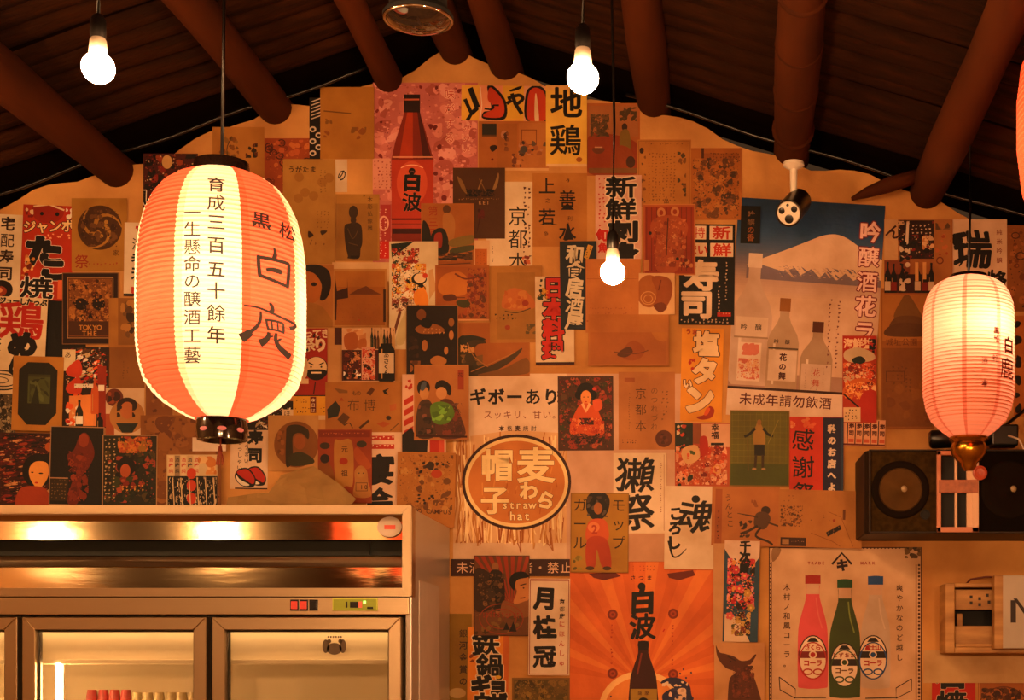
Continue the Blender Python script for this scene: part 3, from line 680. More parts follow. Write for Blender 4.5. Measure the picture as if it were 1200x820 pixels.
class Sheet:
    def __init__(s, name, label, x0, y0, x1, y1, col='T', rot=0, group=None, curl=.0012, cat=None, frame=None, m=None, lift=0, seed=None, shape=None):
        s.name, s.label, s.rot, s.group, s.curl = name, label, rot, group, curl
        s.x0, s.y0, s.x1, s.y1 = x0, y0, x1, y1; s.cx, s.cy = (x0+x1)/2, (y0+y1)/2
        s.cat = cat or {'postcard': 'postcard', 'banner': 'banner', 'poster': 'poster', 'flyer': 'flyer', 'sticker': 'sticker', 'framed_print': 'framed print', 'photo_card': 'postcard'}.get(name, 'poster')
        s.col = col; s.shape = shape
        R = random.Random(seed if seed is not None else int(x0*13+y0*7)); s.rnd = R
        hw, hh = (x1-x0)/2, (y1-y0)/2; a = abs(radians(rot)); ew, eh = hw*cos(a)+hh*sin(a), hw*sin(a)+hh*cos(a)
        s.bb = (s.cx-ew, s.cy-eh, s.cx+ew, s.cy+eh)
        lv = 0
        for bb, l in LEVELS:
            if bb[0] < s.bb[2]-1 and bb[2] > s.bb[0]+1 and bb[1] < s.bb[3]-1 and bb[3] > s.bb[1]+1: lv = max(lv, l+1)
        s.level = lv+lift; LEVELS.append((s.bb, s.level))
        s.pic = Art((x0, y0, x1, y1)); s.txt = Art((x0+.3, y0+.3, x1-.3, y1-.3)); s.z = 1
        SHEETS.append(s)
    # ---- drawing, all in photo units
    def n(s): s.z += 1; return s
    def p(s, pts, col): s.pic.add(list(pts), colr(col), s.z); s.z += .04; return s
    def s_(s, pts, col): return s.p(smooth(pts), col)
    def r(s, x0, y0, x1, y1, col): return s.p([(x0, y0), (x1, y0), (x1, y1), (x0, y1)], col)
    def e(s, cx, cy, rx, ry, col, n=22, rot=0):
        a = radians(rot); return s.p([(cx+rx*cos(t)*cos(a)-ry*sin(t)*sin(a), cy+rx*cos(t)*sin(a)+ry*sin(t)*cos(a)) for t in [2*pi*k/n for k in range(n)]], col)
    def l(s, pts, w_, col, sm=False, taper=False, art=None):
        if sm: pts = smooth(pts, 4, False)
        n_ = len(pts); A = []; B = []
        for i, (x, y) in enumerate(pts):
            dx = pts[min(i+1, n_-1)][0]-pts[max(i-1, 0)][0]; dy = pts[min(i+1, n_-1)][1]-pts[max(i-1, 0)][1]; L_ = math.hypot(dx, dy) or 1
            ww = w_/2*(1-(.75*i/(n_-1) if taper else 0)); A.append((x-dy/L_*ww, y+dx/L_*ww)); B.append((x+dy/L_*ww, y-dx/L_*ww))
        c = colr(col)
        for i in range(n_-1): (art or s.pic).add([A[i], A[i+1], B[i+1], B[i]], c, s.z)
        s.z += .04; return s
    def box(s, x0, y0, x1, y1, w_, col):
        s.r(x0, y0, x1, y0+w_, col).r(x0, y1-w_, x1, y1, col).r(x0, y0+w_, x0+w_, y1-w_, col); return s.r(x1-w_, y0+w_, x1, y1-w_, col)
    def ring(s, cx, cy, rx, ry, w_, col, n=40):
        c = colr(col)
        for k in range(n):
            a, b = 2*pi*k/n, 2*pi*(k+1)/n
            s.pic.add([(cx+rx*cos(a), cy+ry*sin(a)), (cx+rx*cos(b), cy+ry*sin(b)), (cx+(rx-w_)*cos(b), cy+(ry-w_)*sin(b)), (cx+(rx-w_)*cos(a), cy+(ry-w_)*sin(a))], c, s.z)
        s.z += .04; return s
    def b(s, x0, y0, x1, y1, n, a, b_, cols, asp=1., rot=None):
        R = s.rnd
        for _ in range(n):
            cx, cy = R.uniform(x0, x1), R.uniform(y0, y1); q = R.uniform(a, b_); m_ = R.randint(5, 8); ro = R.uniform(0, pi) if rot is None else radians(rot)
            pts = []
            for k in range(m_):
                t = 2*pi*k/m_; rr = q*R.uniform(.6, 1.25); u, v = rr*cos(t)*asp, rr*sin(t)/asp
                pts.append((min(max(cx+u*cos(ro)-v*sin(ro), x0), x1), min(max(cy+u*sin(ro)+v*cos(ro), y0), y1)))
            s.pic.add(smooth(pts, 3), colr(R.choice(cols)), s.z); s.z += .04
        if n >= 24:      # finer flecks of the same inks
            for i in range(n*5):
                cx, cy = R.uniform(x0, x1), R.uniform(y0, y1); q = R.uniform(.4, max(.9, a*.6)); t = R.uniform(0, 3)
                s.pic.add([(min(max(cx+q*asp*cos(t+k), x0), x1), min(max(cy+q/asp*sin(t+k), y0), y1)) for k in (0, 1.9, 3.3, 4.9)], colr(R.choice(cols)), s.z+.04*(i % 12))
            s.z += .5
        return s
    def mk(s, x0, y0, x1, y1, col, pitch=4, size=1.6, vert=True, gap=.2):
        """rows of print too small to read: little upright marks"""
        R = s.rnd; c = colr(col)
        x = x0
        while x < x1:
            y = y0
            while y < y1:
                if R.random() > gap:
                    h = size*R.uniform(.5, 1); w_ = size*R.uniform(.4, .9); ox, oy = R.uniform(-.3, .3)*size, R.uniform(-.3, .3)*size
                    s.txt.add([(x+ox, y+oy), (x+ox+w_, y+oy+.2), (x+ox+w_, y+oy+h*.5), (x+ox+.2*w_, y+oy+h)], c, s.z)
                y += size*1.5 if vert else pitch
            x += pitch if vert else size*1.5
        s.z += .04; return s
    def t(s, text, x, y, size, col, pitch=None, h=False, wgt=.01, out=None, sx=1., rot=0, bold=0, jit=.0, sl=0, rots=None, wob=0.):
        """characters centred at x, y, running down (or right when h)"""
        pitch = pitch or size*1.05; R = s.rnd
        items = []
        for i, ch in enumerate(text):
            if ch == ' ': continue
            X_, Y_ = (x+i*pitch, y+i*sl) if h else (x+i*sl, y+i*pitch)
            V, Fc = glyph(ch, wgt); a = radians(rot+(R.uniform(-jit, jit) if jit else 0)); k1, k2 = R.uniform(0, 6), R.uniform(0, 6); P = []
            for gx, gy in V:
                u, v = (gx-.5), -(gy-.38)
                if wob: u, v = u+wob*sin(v*5+k1)+wob*.5*sin(v*11+k2), v+wob*sin(u*5+k2)
                u *= size*sx; v *= size; P.append((X_+u*cos(a)-v*sin(a), Y_+u*sin(a)+v*cos(a)))
            items.append((P, Fc))
        def put(off, c):
            for ox, oy in off:
                for P, Fc in items:
                    for f in Fc: s.txt.add([(P[j][0]+ox, P[j][1]+oy) for j in f], c, s.z)
                s.z += .05
            s.z += .1
        if out:
            oc, ow = out; ow *= .85; put([(ow*cos(k*pi/4), ow*sin(k*pi/4)) for k in range(8)], colr(oc))
        bold *= .62
        put([(0, 0)] if not bold else [(0, 0)]+[(bold*cos(k*pi/3+.3), bold*sin(k*pi/3+.3)) for k in range(6)], colr(col))
        return s
    # ---- small pictures
    def bottle(s, cx, y0, y1, w_, glass, cap='D', label=None, ly=(.5, .85), neck=.3, sh=.42, hl='q', capn=.08):
        H = y1-y0; hw = w_/2; nw = hw*neck
        L_ = [(cx-nw, y0), (cx-nw, y0+H*sh*.45), (cx-nw*1.5, y0+H*sh*.62), (cx-hw*.86, y0+H*sh*.9), (cx-hw, y0+H*sh*1.12), (cx-hw, y1-H*.03), (cx-hw*.85, y1)]
        s.p(L_+[(2*cx-x_, y_) for x_, y_ in L_[::-1]], glass)
        s.r(cx-nw*1.15, y0-H*.01, cx+nw*1.15, y0+H*capn, cap)
        if hl: s.r(cx-hw*.62, y0+H*sh*1.15, cx-hw*.48, y1-H*.08, hl)
        if label: s.r(cx-hw*.92, y0+H*ly[0], cx+hw*.92, y0+H*ly[1], label)
        return s
    def lady(s, cx, y0, h, kim='R', hair='K', skin='S', obi='y', w_=None):
        w_ = w_ or h*.42; hd = h*.13
        s.s_([(cx-hd*.5, y0+h*.28), (cx-w_*.35, y0+h*.42), (cx-w_*.5, y0+h*.7), (cx-w_*.45, y0+h), (cx+w_*.45, y0+h), (cx+w_*.5, y0+h*.7), (cx+w_*.35, y0+h*.42), (cx+hd*.5, y0+h*.28)], kim)
        s.e(cx, y0+hd*.95, hd*.98, hd*.95, hair).e(cx-hd*.7, y0+hd*1.2, hd*.5, hd*.6, hair).e(cx+hd*.7, y0+hd*1.2, hd*.5, hd*.6, hair)
        s.r(cx-hd*.25, y0+hd*1.6, cx+hd*.25, y0+h*.34, skin).e(cx, y0+hd*1.35, hd*.6, hd*.78, skin)
        s.p([(cx-hd*.5, y0+h*.28), (cx, y0+h*.46), (cx+hd*.5, y0+h*.28), (cx+hd*.25, y0+h*.28), (cx, y0+h*.4), (cx-hd*.25, y0+h*.28)], 'W')
        s.r(cx-w_*.3, y0+h*.56, cx+w_*.3, y0+h*.72, obi)
        s.e(cx-hd*.25, y0+hd*1.35, .5, .3, 'K', 6).e(cx+hd*.25, y0+hd*1.35, .5, .3, 'K', 6).e(cx, y0+hd*1.75, .7, .4, 'R', 6)
        return s
    # ---- build
    def done(s):
        hw, hh = (s.x1-s.x0)/2, (s.y1-s.y0)/2
        amp = s.curl; ph = s.rnd.uniform(0, 6); sg = s.rnd.choice((0, 1))
        def bend(x, y):
            u, v = (x-s.cx)/hw, (y-s.cy)/hh
            if amp < .002: return 0.
            return amp*(.35*sin(2.1*v+ph)+.25*sin(1.7*u+ph*2)+.45*(max(0, v) if sg else max(0, -v))**2*(.5+.5*u*(1 if ph > 3 else -1)))+amp*.6
        th = .0004
        def loc(x, y, z): return ((x-s.cx)*U, -(bend(x, y)+z*EPS+th), -(y-s.cy)*U)
        if s.shape: edge = s.shape
        base = s.col
        V = []; Fs = []
        NX, NY = max(3, int(hw/5)), max(3, int(hh/5))
        if s.shape:
            outline = [(x, y) for x, y in s.shape]; n_ = len(outline)
            V = [((x-s.cx)*U, -(bend(x, y)+th), -(y-s.cy)*U) for x, y in outline]+[((x-s.cx)*U, -bend(x, y), -(y-s.cy)*U) for x, y in outline]
            Fs = [tuple(range(n_)), tuple(range(2*n_-1, n_-1, -1))]+[(k, k+n_, (k+1) % n_+n_, (k+1) % n_) for k in range(n_)]
        else:
            for side in (th, 0):
                for j in range(NY+1):
                    for i in range(NX+1):
                        x, y = s.x0+2*hw*i/NX, s.y0+2*hh*j/NY; V.append(((x-s.cx)*U, -(bend(x, y)+side), -(y-s.cy)*U))
            W_ = NX+1; O_ = W_*(NY+1)
            for j in range(NY):
                for i in range(NX):
                    a = j*W_+i; Fs.append((a, a+W_, a+W_+1, a+1)); Fs.append((O_+a, O_+a+1, O_+a+W_+1, O_+a+W_))
            per = [i for i in range(W_)]+[j*W_+NX for j in range(1, NY+1)]+[NY*W_+i for i in range(NX-1, -1, -1)]+[j*W_ for j in range(NY-1, 0, -1)]
            for a, b in zip(per, per[1:]+per[:1]): Fs.append((a, b, b+O_, a+O_))
        def mesh(nm, V, Fs, C, parent):
            me = bpy.data.meshes.new(nm); me.from_pydata(V, [], Fs); me.materials.append(PRINT)
            at = me.color_attributes.new('Col', 'FLOAT_COLOR', 'CORNER'); buf = []
            for f, c in zip(Fs, C): buf += [c[0], c[1], c[2], 1.]*len(f)
            if len(buf) == len(at.data)*4: at.data.foreach_set('color', buf)
            o = bpy.data.objects.new(nm, me); COL.objects.link(o)
            if parent: o.parent = parent
            return o
        root = mesh(s.name, V, Fs, [colr(base)]*len(Fs), None)
        root.location = ((s.cx-850)*U, WALL-.0006-s.level*.0034, EYE+(790-s.cy)*U); root.rotation_euler = (s.rnd.uniform(-.002, .004), radians(s.rot), s.rnd.uniform(-.003, .003))
        tag(root, s.label, s.cat, s.group)
        for nm, A in (('printed_picture', s.pic), ('lettering', s.txt)):
            if A.F:
                VV = []
                # fine subdivision is not needed: sheets bend far less than a print layer
                for (x, y, z) in A.V: VV.append(loc(x, y, z))
                mesh(nm, VV, A.F, A.C, root)
        return root
S = Sheet
# ======================= large base sheets =======================
# pink blossom poster with a big brown bottle
a = S('poster', 'pink blossom poster with a tall amber bottle at the upper centre', 437, 97, 560, 312, 'c07874')
a.b(438, 98, 559, 311, 120, 4, 9, ['d08c86', 'dca098', 'b0665e', 'c88078', 'd8948c'], 1.2).b(440, 98, 558, 300, 26, 1.5, 3.5, ['8a3030', '7a2a2a'])
a.p([(474, 122), (474, 132), (463, 168), (459, 186), (459, 300), (508, 300), (508, 186), (502, 165), (492, 132), (492, 122)], '8c3418')
a.p([(478, 130), (474, 150), (468, 186), (484, 186), (484, 130)], 'b0481c').p([(492, 130), (500, 165), (506, 186), (496, 186), (489, 130)], '5c2012')
a.r(473.5, 111, 492.5, 132, '3a1c14').r(474.5, 116, 491.5, 118, 'c07050').r(460, 183.5, 507, 185, 'd8a080').r(459, 188, 508, 262, 'b84a30').e(483, 215, 18, 26, 'cc6444', 28).r(459, 256, 508, 258, '6a1810').r(459, 263, 508, 268, 'b85040').r(460, 268, 507, 274, '4a1410')
a.e(483, 201, 4, 4, 'K')
a.t('白波', 483, 213, 23, 'K', 24, wgt=.03, bold=.9, out=('e8a890', .8), wob=.02)
a.t('味がする', 527, 111, 12, 'c25a50', 17, out=('f0c8b8', .55)).t('いいい', 546, 149, 11, 'c25a50', 12.5, out=('f0c8b8', .55))
a.l([(470, 197), (478, 194), (488, 194), (496, 197)], 1, 'f0c0a0', sm=True)
a.r(437, 186, 458, 222, 'd8a090').mk(439, 189, 458, 221, 'a05048', 4.5, 2.5)
a.r(446, 240, 458, 302, 'b04848').ring(450, 262, 6, 9, 2, 'e0b0a0').r(445, 283, 459, 303, 'c83028').mk(446, 245, 456, 300, 'e8c8b8', 5, 2)
# big snowy mountain sake poster
a = S('poster', 'blue poster of a snow-capped mountain with three frosted sake bottles', 858, 236, 1030, 491, '5f86a8', rot=3.4)
def mixc(c, d, t): return ''.join('%02x' % round(int(c[k:k+2], 16)*(1-t)+int(d[k:k+2], 16)*t) for k in (0, 2, 4))
def grad(a, x0, y0, x1, y1, stops, n=24):
    for i in range(n):
        t = (i+.5)/n*(len(stops)-1); k = min(int(t), len(stops)-2); a.r(x0, y0+(y1-y0)*i/n, x1, y0+(y1-y0)*(i+1)/n, mixc(stops[k], stops[k+1], t-k))
a.r(858, 236, 1030, 491, 'd4b8a2'); grad(a, 858, 236, 1030, 350, ['24486c', '264c74', '3a5c82', '5c6c88', '8a7c84', 'c0a496', 'd2b6a2'], 40)
a.r(858, 440, 1030, 458, 'b09080')
a.p(smooth([(872, 314), (892, 305), (920, 293), (948, 280), (960, 275), (974, 273), (988, 277), (1006, 288), (1030, 300)], 4, False)+[(1030, 326), (872, 326)], 'd8bca4')
a.p([(872, 314), (884, 312), (900, 316), (915, 320), (928, 315), (936, 323), (948, 315), (958, 325), (966, 316), (978, 327), (988, 318), (998, 326), (1010, 318), (1030, 324), (1030, 332), (872, 330)], '8a7c86')
a.b(905, 313, 1028, 326, 34, 1.2, 3, ['ccae98', '7c7484', '8c8088'], 2.4, rot=45)
for cx, t0, t1, w_, c, cp in ((882, 302, 455, 47, 'c8b0a0', 'd8c4b4'), (920, 352, 461, 37, 'b8a088', 'a07038'), (960, 377, 468, 38, 'b09880', '6a3c20')):
    a.bottle(cx, t0, t1, w_, c, cp, neck=.30, hl='d8c8b8', capn=.13 if cx > 890 else .10)
a.r(863, 375, 901, 398, 'd4beac').r(862, 398, 902, 400, 'a89078').t('吟醸', 873, 387, 8, 'K', 17, h=True)
a.r(868, 405, 895, 450, 'dcc8b8').b(872, 406, 892, 420, 8, 4, 7, ['d08878']).b(869, 424, 894, 448, 40, 1.5, 3, ['d08070', 'c87a6a', 'e0b898'])
a.r(904, 412, 937, 448, 'd4c0b0').r(903, 409, 938, 411, '6a5a48').t('吟醸', 912, 402, 6, 'K', 13, h=True).t('花の舞', 921, 420, 9, '5a1c18', 11, bold=.4)
a.r(943, 426, 978, 462, 'cbb4a4').t('花舞', 961, 436, 9, 'b86050', 12).mk(948, 430, 976, 460, '9a8070', 7, 1.4)
a.t('吟醸酒花ラ', 1014, 268, 25, 'e8c8c0', 29, out=('8c2834', 1.8), wgt=.02, bold=.4)
a.mk(972, 350, 992, 430, '8a5a50', 10, 3.2, gap=.1)
a.p([(858, 457), (1030, 457), (1030, 460), (858, 460)], '4a2418').r(858, 460, 1030, 491, 'dac4b4')
a.t('未成年請勿飲酒', 880, 471, 15, '6a1c20', 15.6, h=True, wgt=.012)
# straw hat shochu poster
a = S('poster', 'pale poster with a round straw-coloured logo reading straw hat', 531, 438, 800, 675, 'd8bda4')
a.r(531, 490, 668, 636, 'd8b48c')
R = a.rnd
for k in range(230):
    x = R.uniform(531, 664); y = R.uniform(505, 622) if 545 < x else R.uniform(490, 620); a.l([(x, y), (x+R.uniform(-3, 3), y+R.uniform(8, 26)), (x+R.uniform(-4, 4), min(636, y+R.uniform(28, 60)))], R.uniform(.8, 2.2), R.choice(['c08c50', 'e8cca0', 'b47c40', 'ecd8b0', 'd0a468', 'a8682c']))
a.p([(531, 438), (668, 438), (668, 508), (600, 504), (545, 512), (531, 500)], 'dcc4ae').r(664, 438, 800, 660, 'ccaa94')
a.e(605.5, 565, 64, 56, '4a2216', 56).e(605.5, 565, 60.5, 52.5, 'e6ce9c', 56).e(605.5, 565, 56.5, 48.5, 'c8894a', 56)
for k in range(60):
    t_ = R.uniform(0, 6.28); q = sqrt(R.random())*44; x, y = 605+q*cos(t_)*1.1, 565+q*sin(t_)*.9; a.l([(x, y), (x+R.uniform(-2, 2), y+R.uniform(4, 9))], R.uniform(.8, 1.6), R.choice(['b87434', 'd49a58']))
a.t('ギボーあり', 560, 465, 20, '2a1414', 21.5, h=True, wgt=.025, bold=.3).t('ま', 660, 465, 20, '2a1414', h=True, wgt=.025)
a.t('スッキリ、甘い。', 572, 486, 10.5, '8a4a40', 11.5, h=True, wgt=.0).t('本格麦焼酎', 588, 502, 6.5, '4a2a20', 9.4, h=True, wgt=.03)
a.t('麦', 628, 545, 43, 'ecd8ac', sx=1.05, wgt=.02, bold=.5, out=('6a3010', .9)).t('帽', 583, 545, 39, 'ecd8ac', wgt=.02, bold=.5, out=('6a3010', .9)).t('子', 580, 586, 34, 'ecd8ac', wgt=.02, bold=.5, out=('6a3010', .9)).t('わ', 620, 575, 22, 'ecd8ac', wgt=.05, out=('6a3010', .5)).t('ら', 640, 586, 22, 'ecd8ac', wgt=.05, out=('6a3010', .5), rot=20)
a.t('straw', 592, 591, 13, 'ecd8ac', 8, h=True, wgt=.02, out=('6a3010', .5)).t('hat', 601, 604, 14, 'ecd8ac', 8.4, h=True, wgt=.02, out=('6a3010', .5))
a = S('banner', 'narrow brown strip of white warning characters below the straw hat poster', 529, 655, 669, 675, '4c2a20')
a.t('未滿十八歲者・禁止酒', 542, 665, 14, 'd8b8a0', 15.2, h=True, wgt=.005)
# orange brush-name poster
a = S('poster', 'large orange sunburst poster with a brown bottle and two bold brush characters', 668, 655, 838, 880, 'd87c3c')
for k in range(15):
    t0, t1 = radians(-172+k*12), radians(-166+k*12); a.p([(752, 800), (752+260*cos(t0), 800+260*sin(t0)), (752+260*cos(t1), 800+260*sin(t1))], 'e08c48' if k % 2 else 'd07434')
a.e(752, 830, 50, 44, 'f0c48c', 40).e(752, 830, 43, 37, 'dc9450', 40)
for cx, cy in ((718, 720), (789, 719), (718, 789), (789, 790)): a.e(cx, cy, 6, 6, '8c3c1c').e(cx, cy, 3.6, 3.6, 'b05428').e(cx, cy, 1.6, 1.6, '8c3c1c')
a.p([(690, 672), (720, 670), (728, 675), (708, 680), (696, 677)], '7a3018').p([(782, 672), (812, 668), (815, 674), (796, 680), (784, 677)], '7a3018').mk(742, 663, 770, 668, '7a2c18', 4, 1.5)
a.t('さつま', 742, 677, 6.5, '5a1410', 9.5, h=True, wgt=.02).e(752, 687, 4.6, 4.4, 'K')
a.t('白', 753, 704, 31, 'K', wgt=.03, bold=1.3, wob=.02).t('波', 753, 734, 31, 'K', wgt=.03, bold=1.3, wob=.02)
a.p(smooth([(748, 752), (748, 765), (742, 783), (738, 802), (738, 860), (770, 860), (770, 802), (766, 783), (760, 765), (760, 752)], 3), '4c1c10').r(748, 751, 760, 762, '2a100c').r(739, 807, 770, 860, 'a88838').e(754, 822, 6, 5, 'K').l([(752, 765), (747, 790)], 2, '8c4028').t('薩摩', 750, 812, 5, '5a2410', 8, h=True)
a.s_([(774, 800), (783, 794), (798, 795), (808, 803), (810, 812), (812, 825), (795, 830), (780, 826), (776, 815), (784, 808), (790, 806), (784, 802)], '3c3a5c').b(776, 798, 806, 804, 10, 1.2, 2.4, ['e0c8b0']).b(784, 806, 804, 820, 14, 2, 5, ['dcc0a8', 'c8a890', '4a4868'])
for q in ((801, 784), (797, 789), (804, 794), (810, 788), (794, 800), (812, 818), (716, 816)): a.e(q[0], q[1], 1.2, 1.2, '3c3a5c', 8)
a.mk(716, 732, 721, 778, 'b04424', 5, 3).mk(787, 732, 792, 778, 'b04424', 5, 3).l([(777, 740), (779, 737)], 1.4, 'R')
# soda poster
a = S('poster', 'pale soda poster with red, green and clear bottles in a row', 901, 641, 1080, 860, 'd2b294')
a.box(901, 641, 1080, 860, 1.2, '5a3428').r(1073, 661, 1074.2, 860, '5a3428').r(903.5, 658, 904.5, 860, '6a4434')
for k in range(44): a.e(1077, 662+k*4.4, 1.5, 1.5, '5a3428', 7).e(902.5, 660+k*4.4, .9, .9, '5a3428', 6)
for k in range(11): a.e(1012+k*4.2, 640.8+1, 1.3, 1.3, '5a3428', 7)
a.b(1060, 640, 1079, 654, 14, 2, 4.5, ['6a5030', '86683c', '4a3824']).s_([(905, 643), (915, 643), (912, 652), (905, 658)], 'a08060')
a.t('TRADE', 948, 659.5, 4.6, 'a03024', 4.2, h=True, wgt=.03).t('MARK', 1010, 659.5, 4.6, 'a03024', 4.6, h=True, wgt=.03)
a.l([(975, 661), (986.5, 648), (998, 661)], 2.6, '3a1018').t('キ', 987, 662, 14, '3a1018', wgt=.07)
for cx, y0, y1, w_, g_, cp, ex in ((952.5, 674, 806, 35, 'd4646a', 'a83028', 'd87a78'), (990, 679, 817, 36, '4c5c20', '2c6038', '8c9c50'), (1026, 675, 806, 34, 'c8b4a4', '2c5c94', 'd4c0b0')):
    H = y1-y0
    a.p(smooth([(cx-7, y0+8), (cx-8, y0+26), (cx-15, y0+52), (cx-w_/2, y0+72), (cx-w_/2, y1-8), (cx-w_/2+4, y1), (cx+w_/2-4, y1), (cx+w_/2, y1-8), (cx+w_/2, y0+72), (cx+15, y0+52), (cx+8, y0+26), (cx+7, y0+8)], 3), g_)
    a.r(cx-7.5, y0+9, cx+7.5, y0+22, 'd0b098').r(cx-9, y0, cx+9, y0+10, cp).e(cx, y0+1.2, 8.4, 1.8, cp).l([(cx+4, y0+26), (cx+6, y0+44), (cx+11, y0+62)], 1.6, ex, sm=True)
for cx, yt, tx_, c in ((952.5, 744, 'さくら', 'b83028'), (989.5, 753, 'しずおか', '9c3420'), (1023, 744, '富士山', 'b83028')):
    a.e(cx, yt+26, 17, 26, '3c2018', 30).e(cx, yt+26, 15.6, 24.6, 'e4d0bc', 30).p([(cx-7, yt+8), (cx-3, yt+3), (cx+3, yt+3), (cx+7, yt+8)], '2c1c14')
    c2 = {952.5: 'b83838', 989.5: '4a5a24', 1023: '2c5a90'}[cx]
    a.r(cx-17, yt+19, cx+17, yt+27, '8c2c28' if cx == 952.5 else '3a2c24').e(cx, yt+23, 4.6, 4.6, 'e4d0bc').e(cx, yt+23, 3, 3, c2)
    a.t(tx_, cx-(4.4 if len(tx_) == 3 else 5)*(len(tx_)-1)/2*1.45, yt+14.5, 7 if len(tx_) == 3 else 6, c, 6.3 if len(tx_) == 3 else 7, h=True, wgt=.04)
    a.t('コーラ', cx-7.4, yt+32.5, 7.6, c if cx != 989.5 else '7a5020', 7.4, h=True, wgt=.05, out=('e4d0bc', .5))
    a.ring(cx-6, yt+43, 6, 4, 1.7, c2, 18).ring(cx+6, yt+43, 6, 4, 1.7, c2, 18).ring(cx, yt+30, 16.4, 22, 1.4, c2, 30)
a.t('木村ノ和風コーラ。', 922, 688, 8.6, '5a3a28', 11.2).t('爽やかなのど越し', 1054, 689, 8.6, '5a3a28', 11.6)
a.p([(913, 793), (932, 807), (932, 818), (915, 808)], 'd2b294').l([(913, 793), (914, 808), (932, 818), (932, 807), (913, 793)], 1.1, '3c2018').l([(1068, 795), (1068, 809), (1050, 818), (1050, 806), (1068, 795)], 1.1, '3c2018').l([(930, 817), (968, 817)], 1.2, '3c2018').l([(1014, 818), (1052, 817)], 1.2, '3c2018')
# ======================= left block =======================
a = S('paper_sheet', 'plain black sheet showing between the chicken banner and the framed skull print', 44, 346, 100, 420, '191511', rot=-2, cat='poster')
a = S('banner', 'red banner with an octopus face and huge black octopus-ball characters', 26, 241, 86, 352, 'b8401f', rot=2.3)
a.e(55, 248, 19, 14, 'a03018', 30).l([(38, 243), (56, 240), (74, 246)], 2, 'e0c8a8').e(48, 251, 2.2, 2.2, 'K').e(66, 251, 2.4, 2.4, 'K').b(76, 242, 86, 258, 12, 1.5, 3.5, ['W', 'R', 'K']).b(28, 244, 38, 256, 7, 1.5, 3, ['e0c8a8', 'r'])
a.t('ジャンボ', 34, 267, 15.5, 'e8d0a0', 15, h=True, sl=-1, out=('K', 1.3), bold=.4).b(48, 274, 84, 280, 10, 1, 2, ['e8b088'])
a.t('た', 52, 295, 36, 'K', sx=1.25, wgt=.04, out=('W', 2.6), bold=2.6).t('こ', 64, 316, 25, 'K', sx=1.35, wgt=.05, out=('W', 2.4), bold=2.4)
a.t('焼', 45, 338, 27, 'K', sx=1.5, wgt=.03, out=('W', 2), bold=1).r(70, 328, 76, 350, 'd87a50').b(27, 300, 42, 325, 14, 1.5, 4, ['c8904c', 'e0b878', '7a3018'])
a = S('banner', 'white strip of dark brush characters at the far left edge above the chicken banner', -6, 252, 26, 350, 'd8c8b0', rot=2.5)
a.t('宅配寿司', 9, 263, 17, '3c1c12', 19.3, wgt=.03).e(5, 340, 13, 11, '2c140e', 26).e(3, 342, 8, 6, 'a04a28').e(2, 341, 4, 3, 'd8a070')
a = S('banner', 'white banner with a big red chicken character at the left edge', -10, 349, 55, 468, 'dccbae', rot=3)
a.t('ジューしたっぷり', 2, 354, 8.5, 'K', 8, h=True, wgt=.03, bold=.4).t('鶏', 25, 376, 45, 'b83020', sx=1.2, wgt=.025, bold=1.3).t('め', 28, 404, 30, 'K', sx=1.2, wgt=.04, bold=2.2).t('し', 24, 428, 30, 'K', bold=1.6, rot=20)
a.ring(6, 447, 24, 12, 1.6, 'K', 30).ring(6, 447, 18, 8, 1.3, 'K', 30).ring(4, 447, 10, 4, 1, 'K', 20).mk(-8, 385, 2, 440, 'K', 4, 3)
a = S('postcard', 'tan card with a dark three-comma whirl above a small red festival character', 85, 233, 150, 318, 'b0873f')
a.e(118, 267.5, 26, 26, '5c3c1c', 44)
for k in range(3):
    t_ = radians(90+k*120); P = []
    for j in range(9):
        q = j/8; ang = t_+q*2.6; rr = 4+q*22; P.append((118+rr*cos(ang), 267.5+rr*sin(ang)))
    a.l(P, 6, 'b0873f', taper=True); a.e(118+10*cos(t_+1.9), 267.5+10*sin(t_+1.9), 2.4, 2.4, 'b0873f')
a.b(96, 246, 140, 290, 26, 2, 4, ['6a4824', '4c3018', '7c5830']).t('祭', 97, 307, 17, '9c3820', wgt=.02).mk(106, 309, 142, 312, 'a85a34', 5, 3, vert=False, gap=0).t('家', 137, 297, 7, '5c3c1c')
a = S('banner', 'white strip of black characters half hidden behind the left side of the large lantern', 147, 262, 180, 348, 'd8c8b4', rot=1)
a.t('海老天', 163, 287, 15, 'K', 17, wgt=.04).b(160, 266, 172, 274, 6, 2, 4, ['R', 'M']).b(156, 334, 172, 346, 8, 3, 6, ['R', 'c04830']).r(147, 345, 180, 348, '2a1a14')
a = S('framed_print', 'dark-bordered print of a skull made of small figures left of the lantern', 74, 320, 140, 404, '8a6a48')
a.r(75, 321, 139, 403, '3a2018').box(80, 325.5, 134, 397, .9, 'b08c60').r(81.5, 327, 132.5, 395, '8c5c2c').b(82, 328, 132, 380, 90, 1.5, 4.5, ['a8743c', '6a3c1c', 'c08a48', '7c4824', '4a2818', 'b07c40'])
a.e(96, 357, 7.5, 7, '2c1810').e(117, 357, 7.5, 7, '2c1810').p([(103, 375), (107, 366), (111, 375), (107, 372)], '2c1810').b(86, 350, 128, 390, 24, 1, 2.5, ['3c2014', 'b88848']).r(82, 377, 132, 394, '5c381c').t('TOKYO', 96, 384, 8, 'c89850', 5.4, h=True, wgt=.02).t('THE', 100, 391, 8, 'c89850', 6.4, h=True, wgt=.02)
a = S('postcard', 'tan card with a dark draped figure beside the skull print, edge of lantern', 129, 350, 172, 410, 'ac7f3f')
a.r(140, 350, 172, 405, '946a34').b(143, 352, 168, 400, 22, 2.5, 6, ['4a3420', '6a4c2c', '7c5a34', 'b08448'])
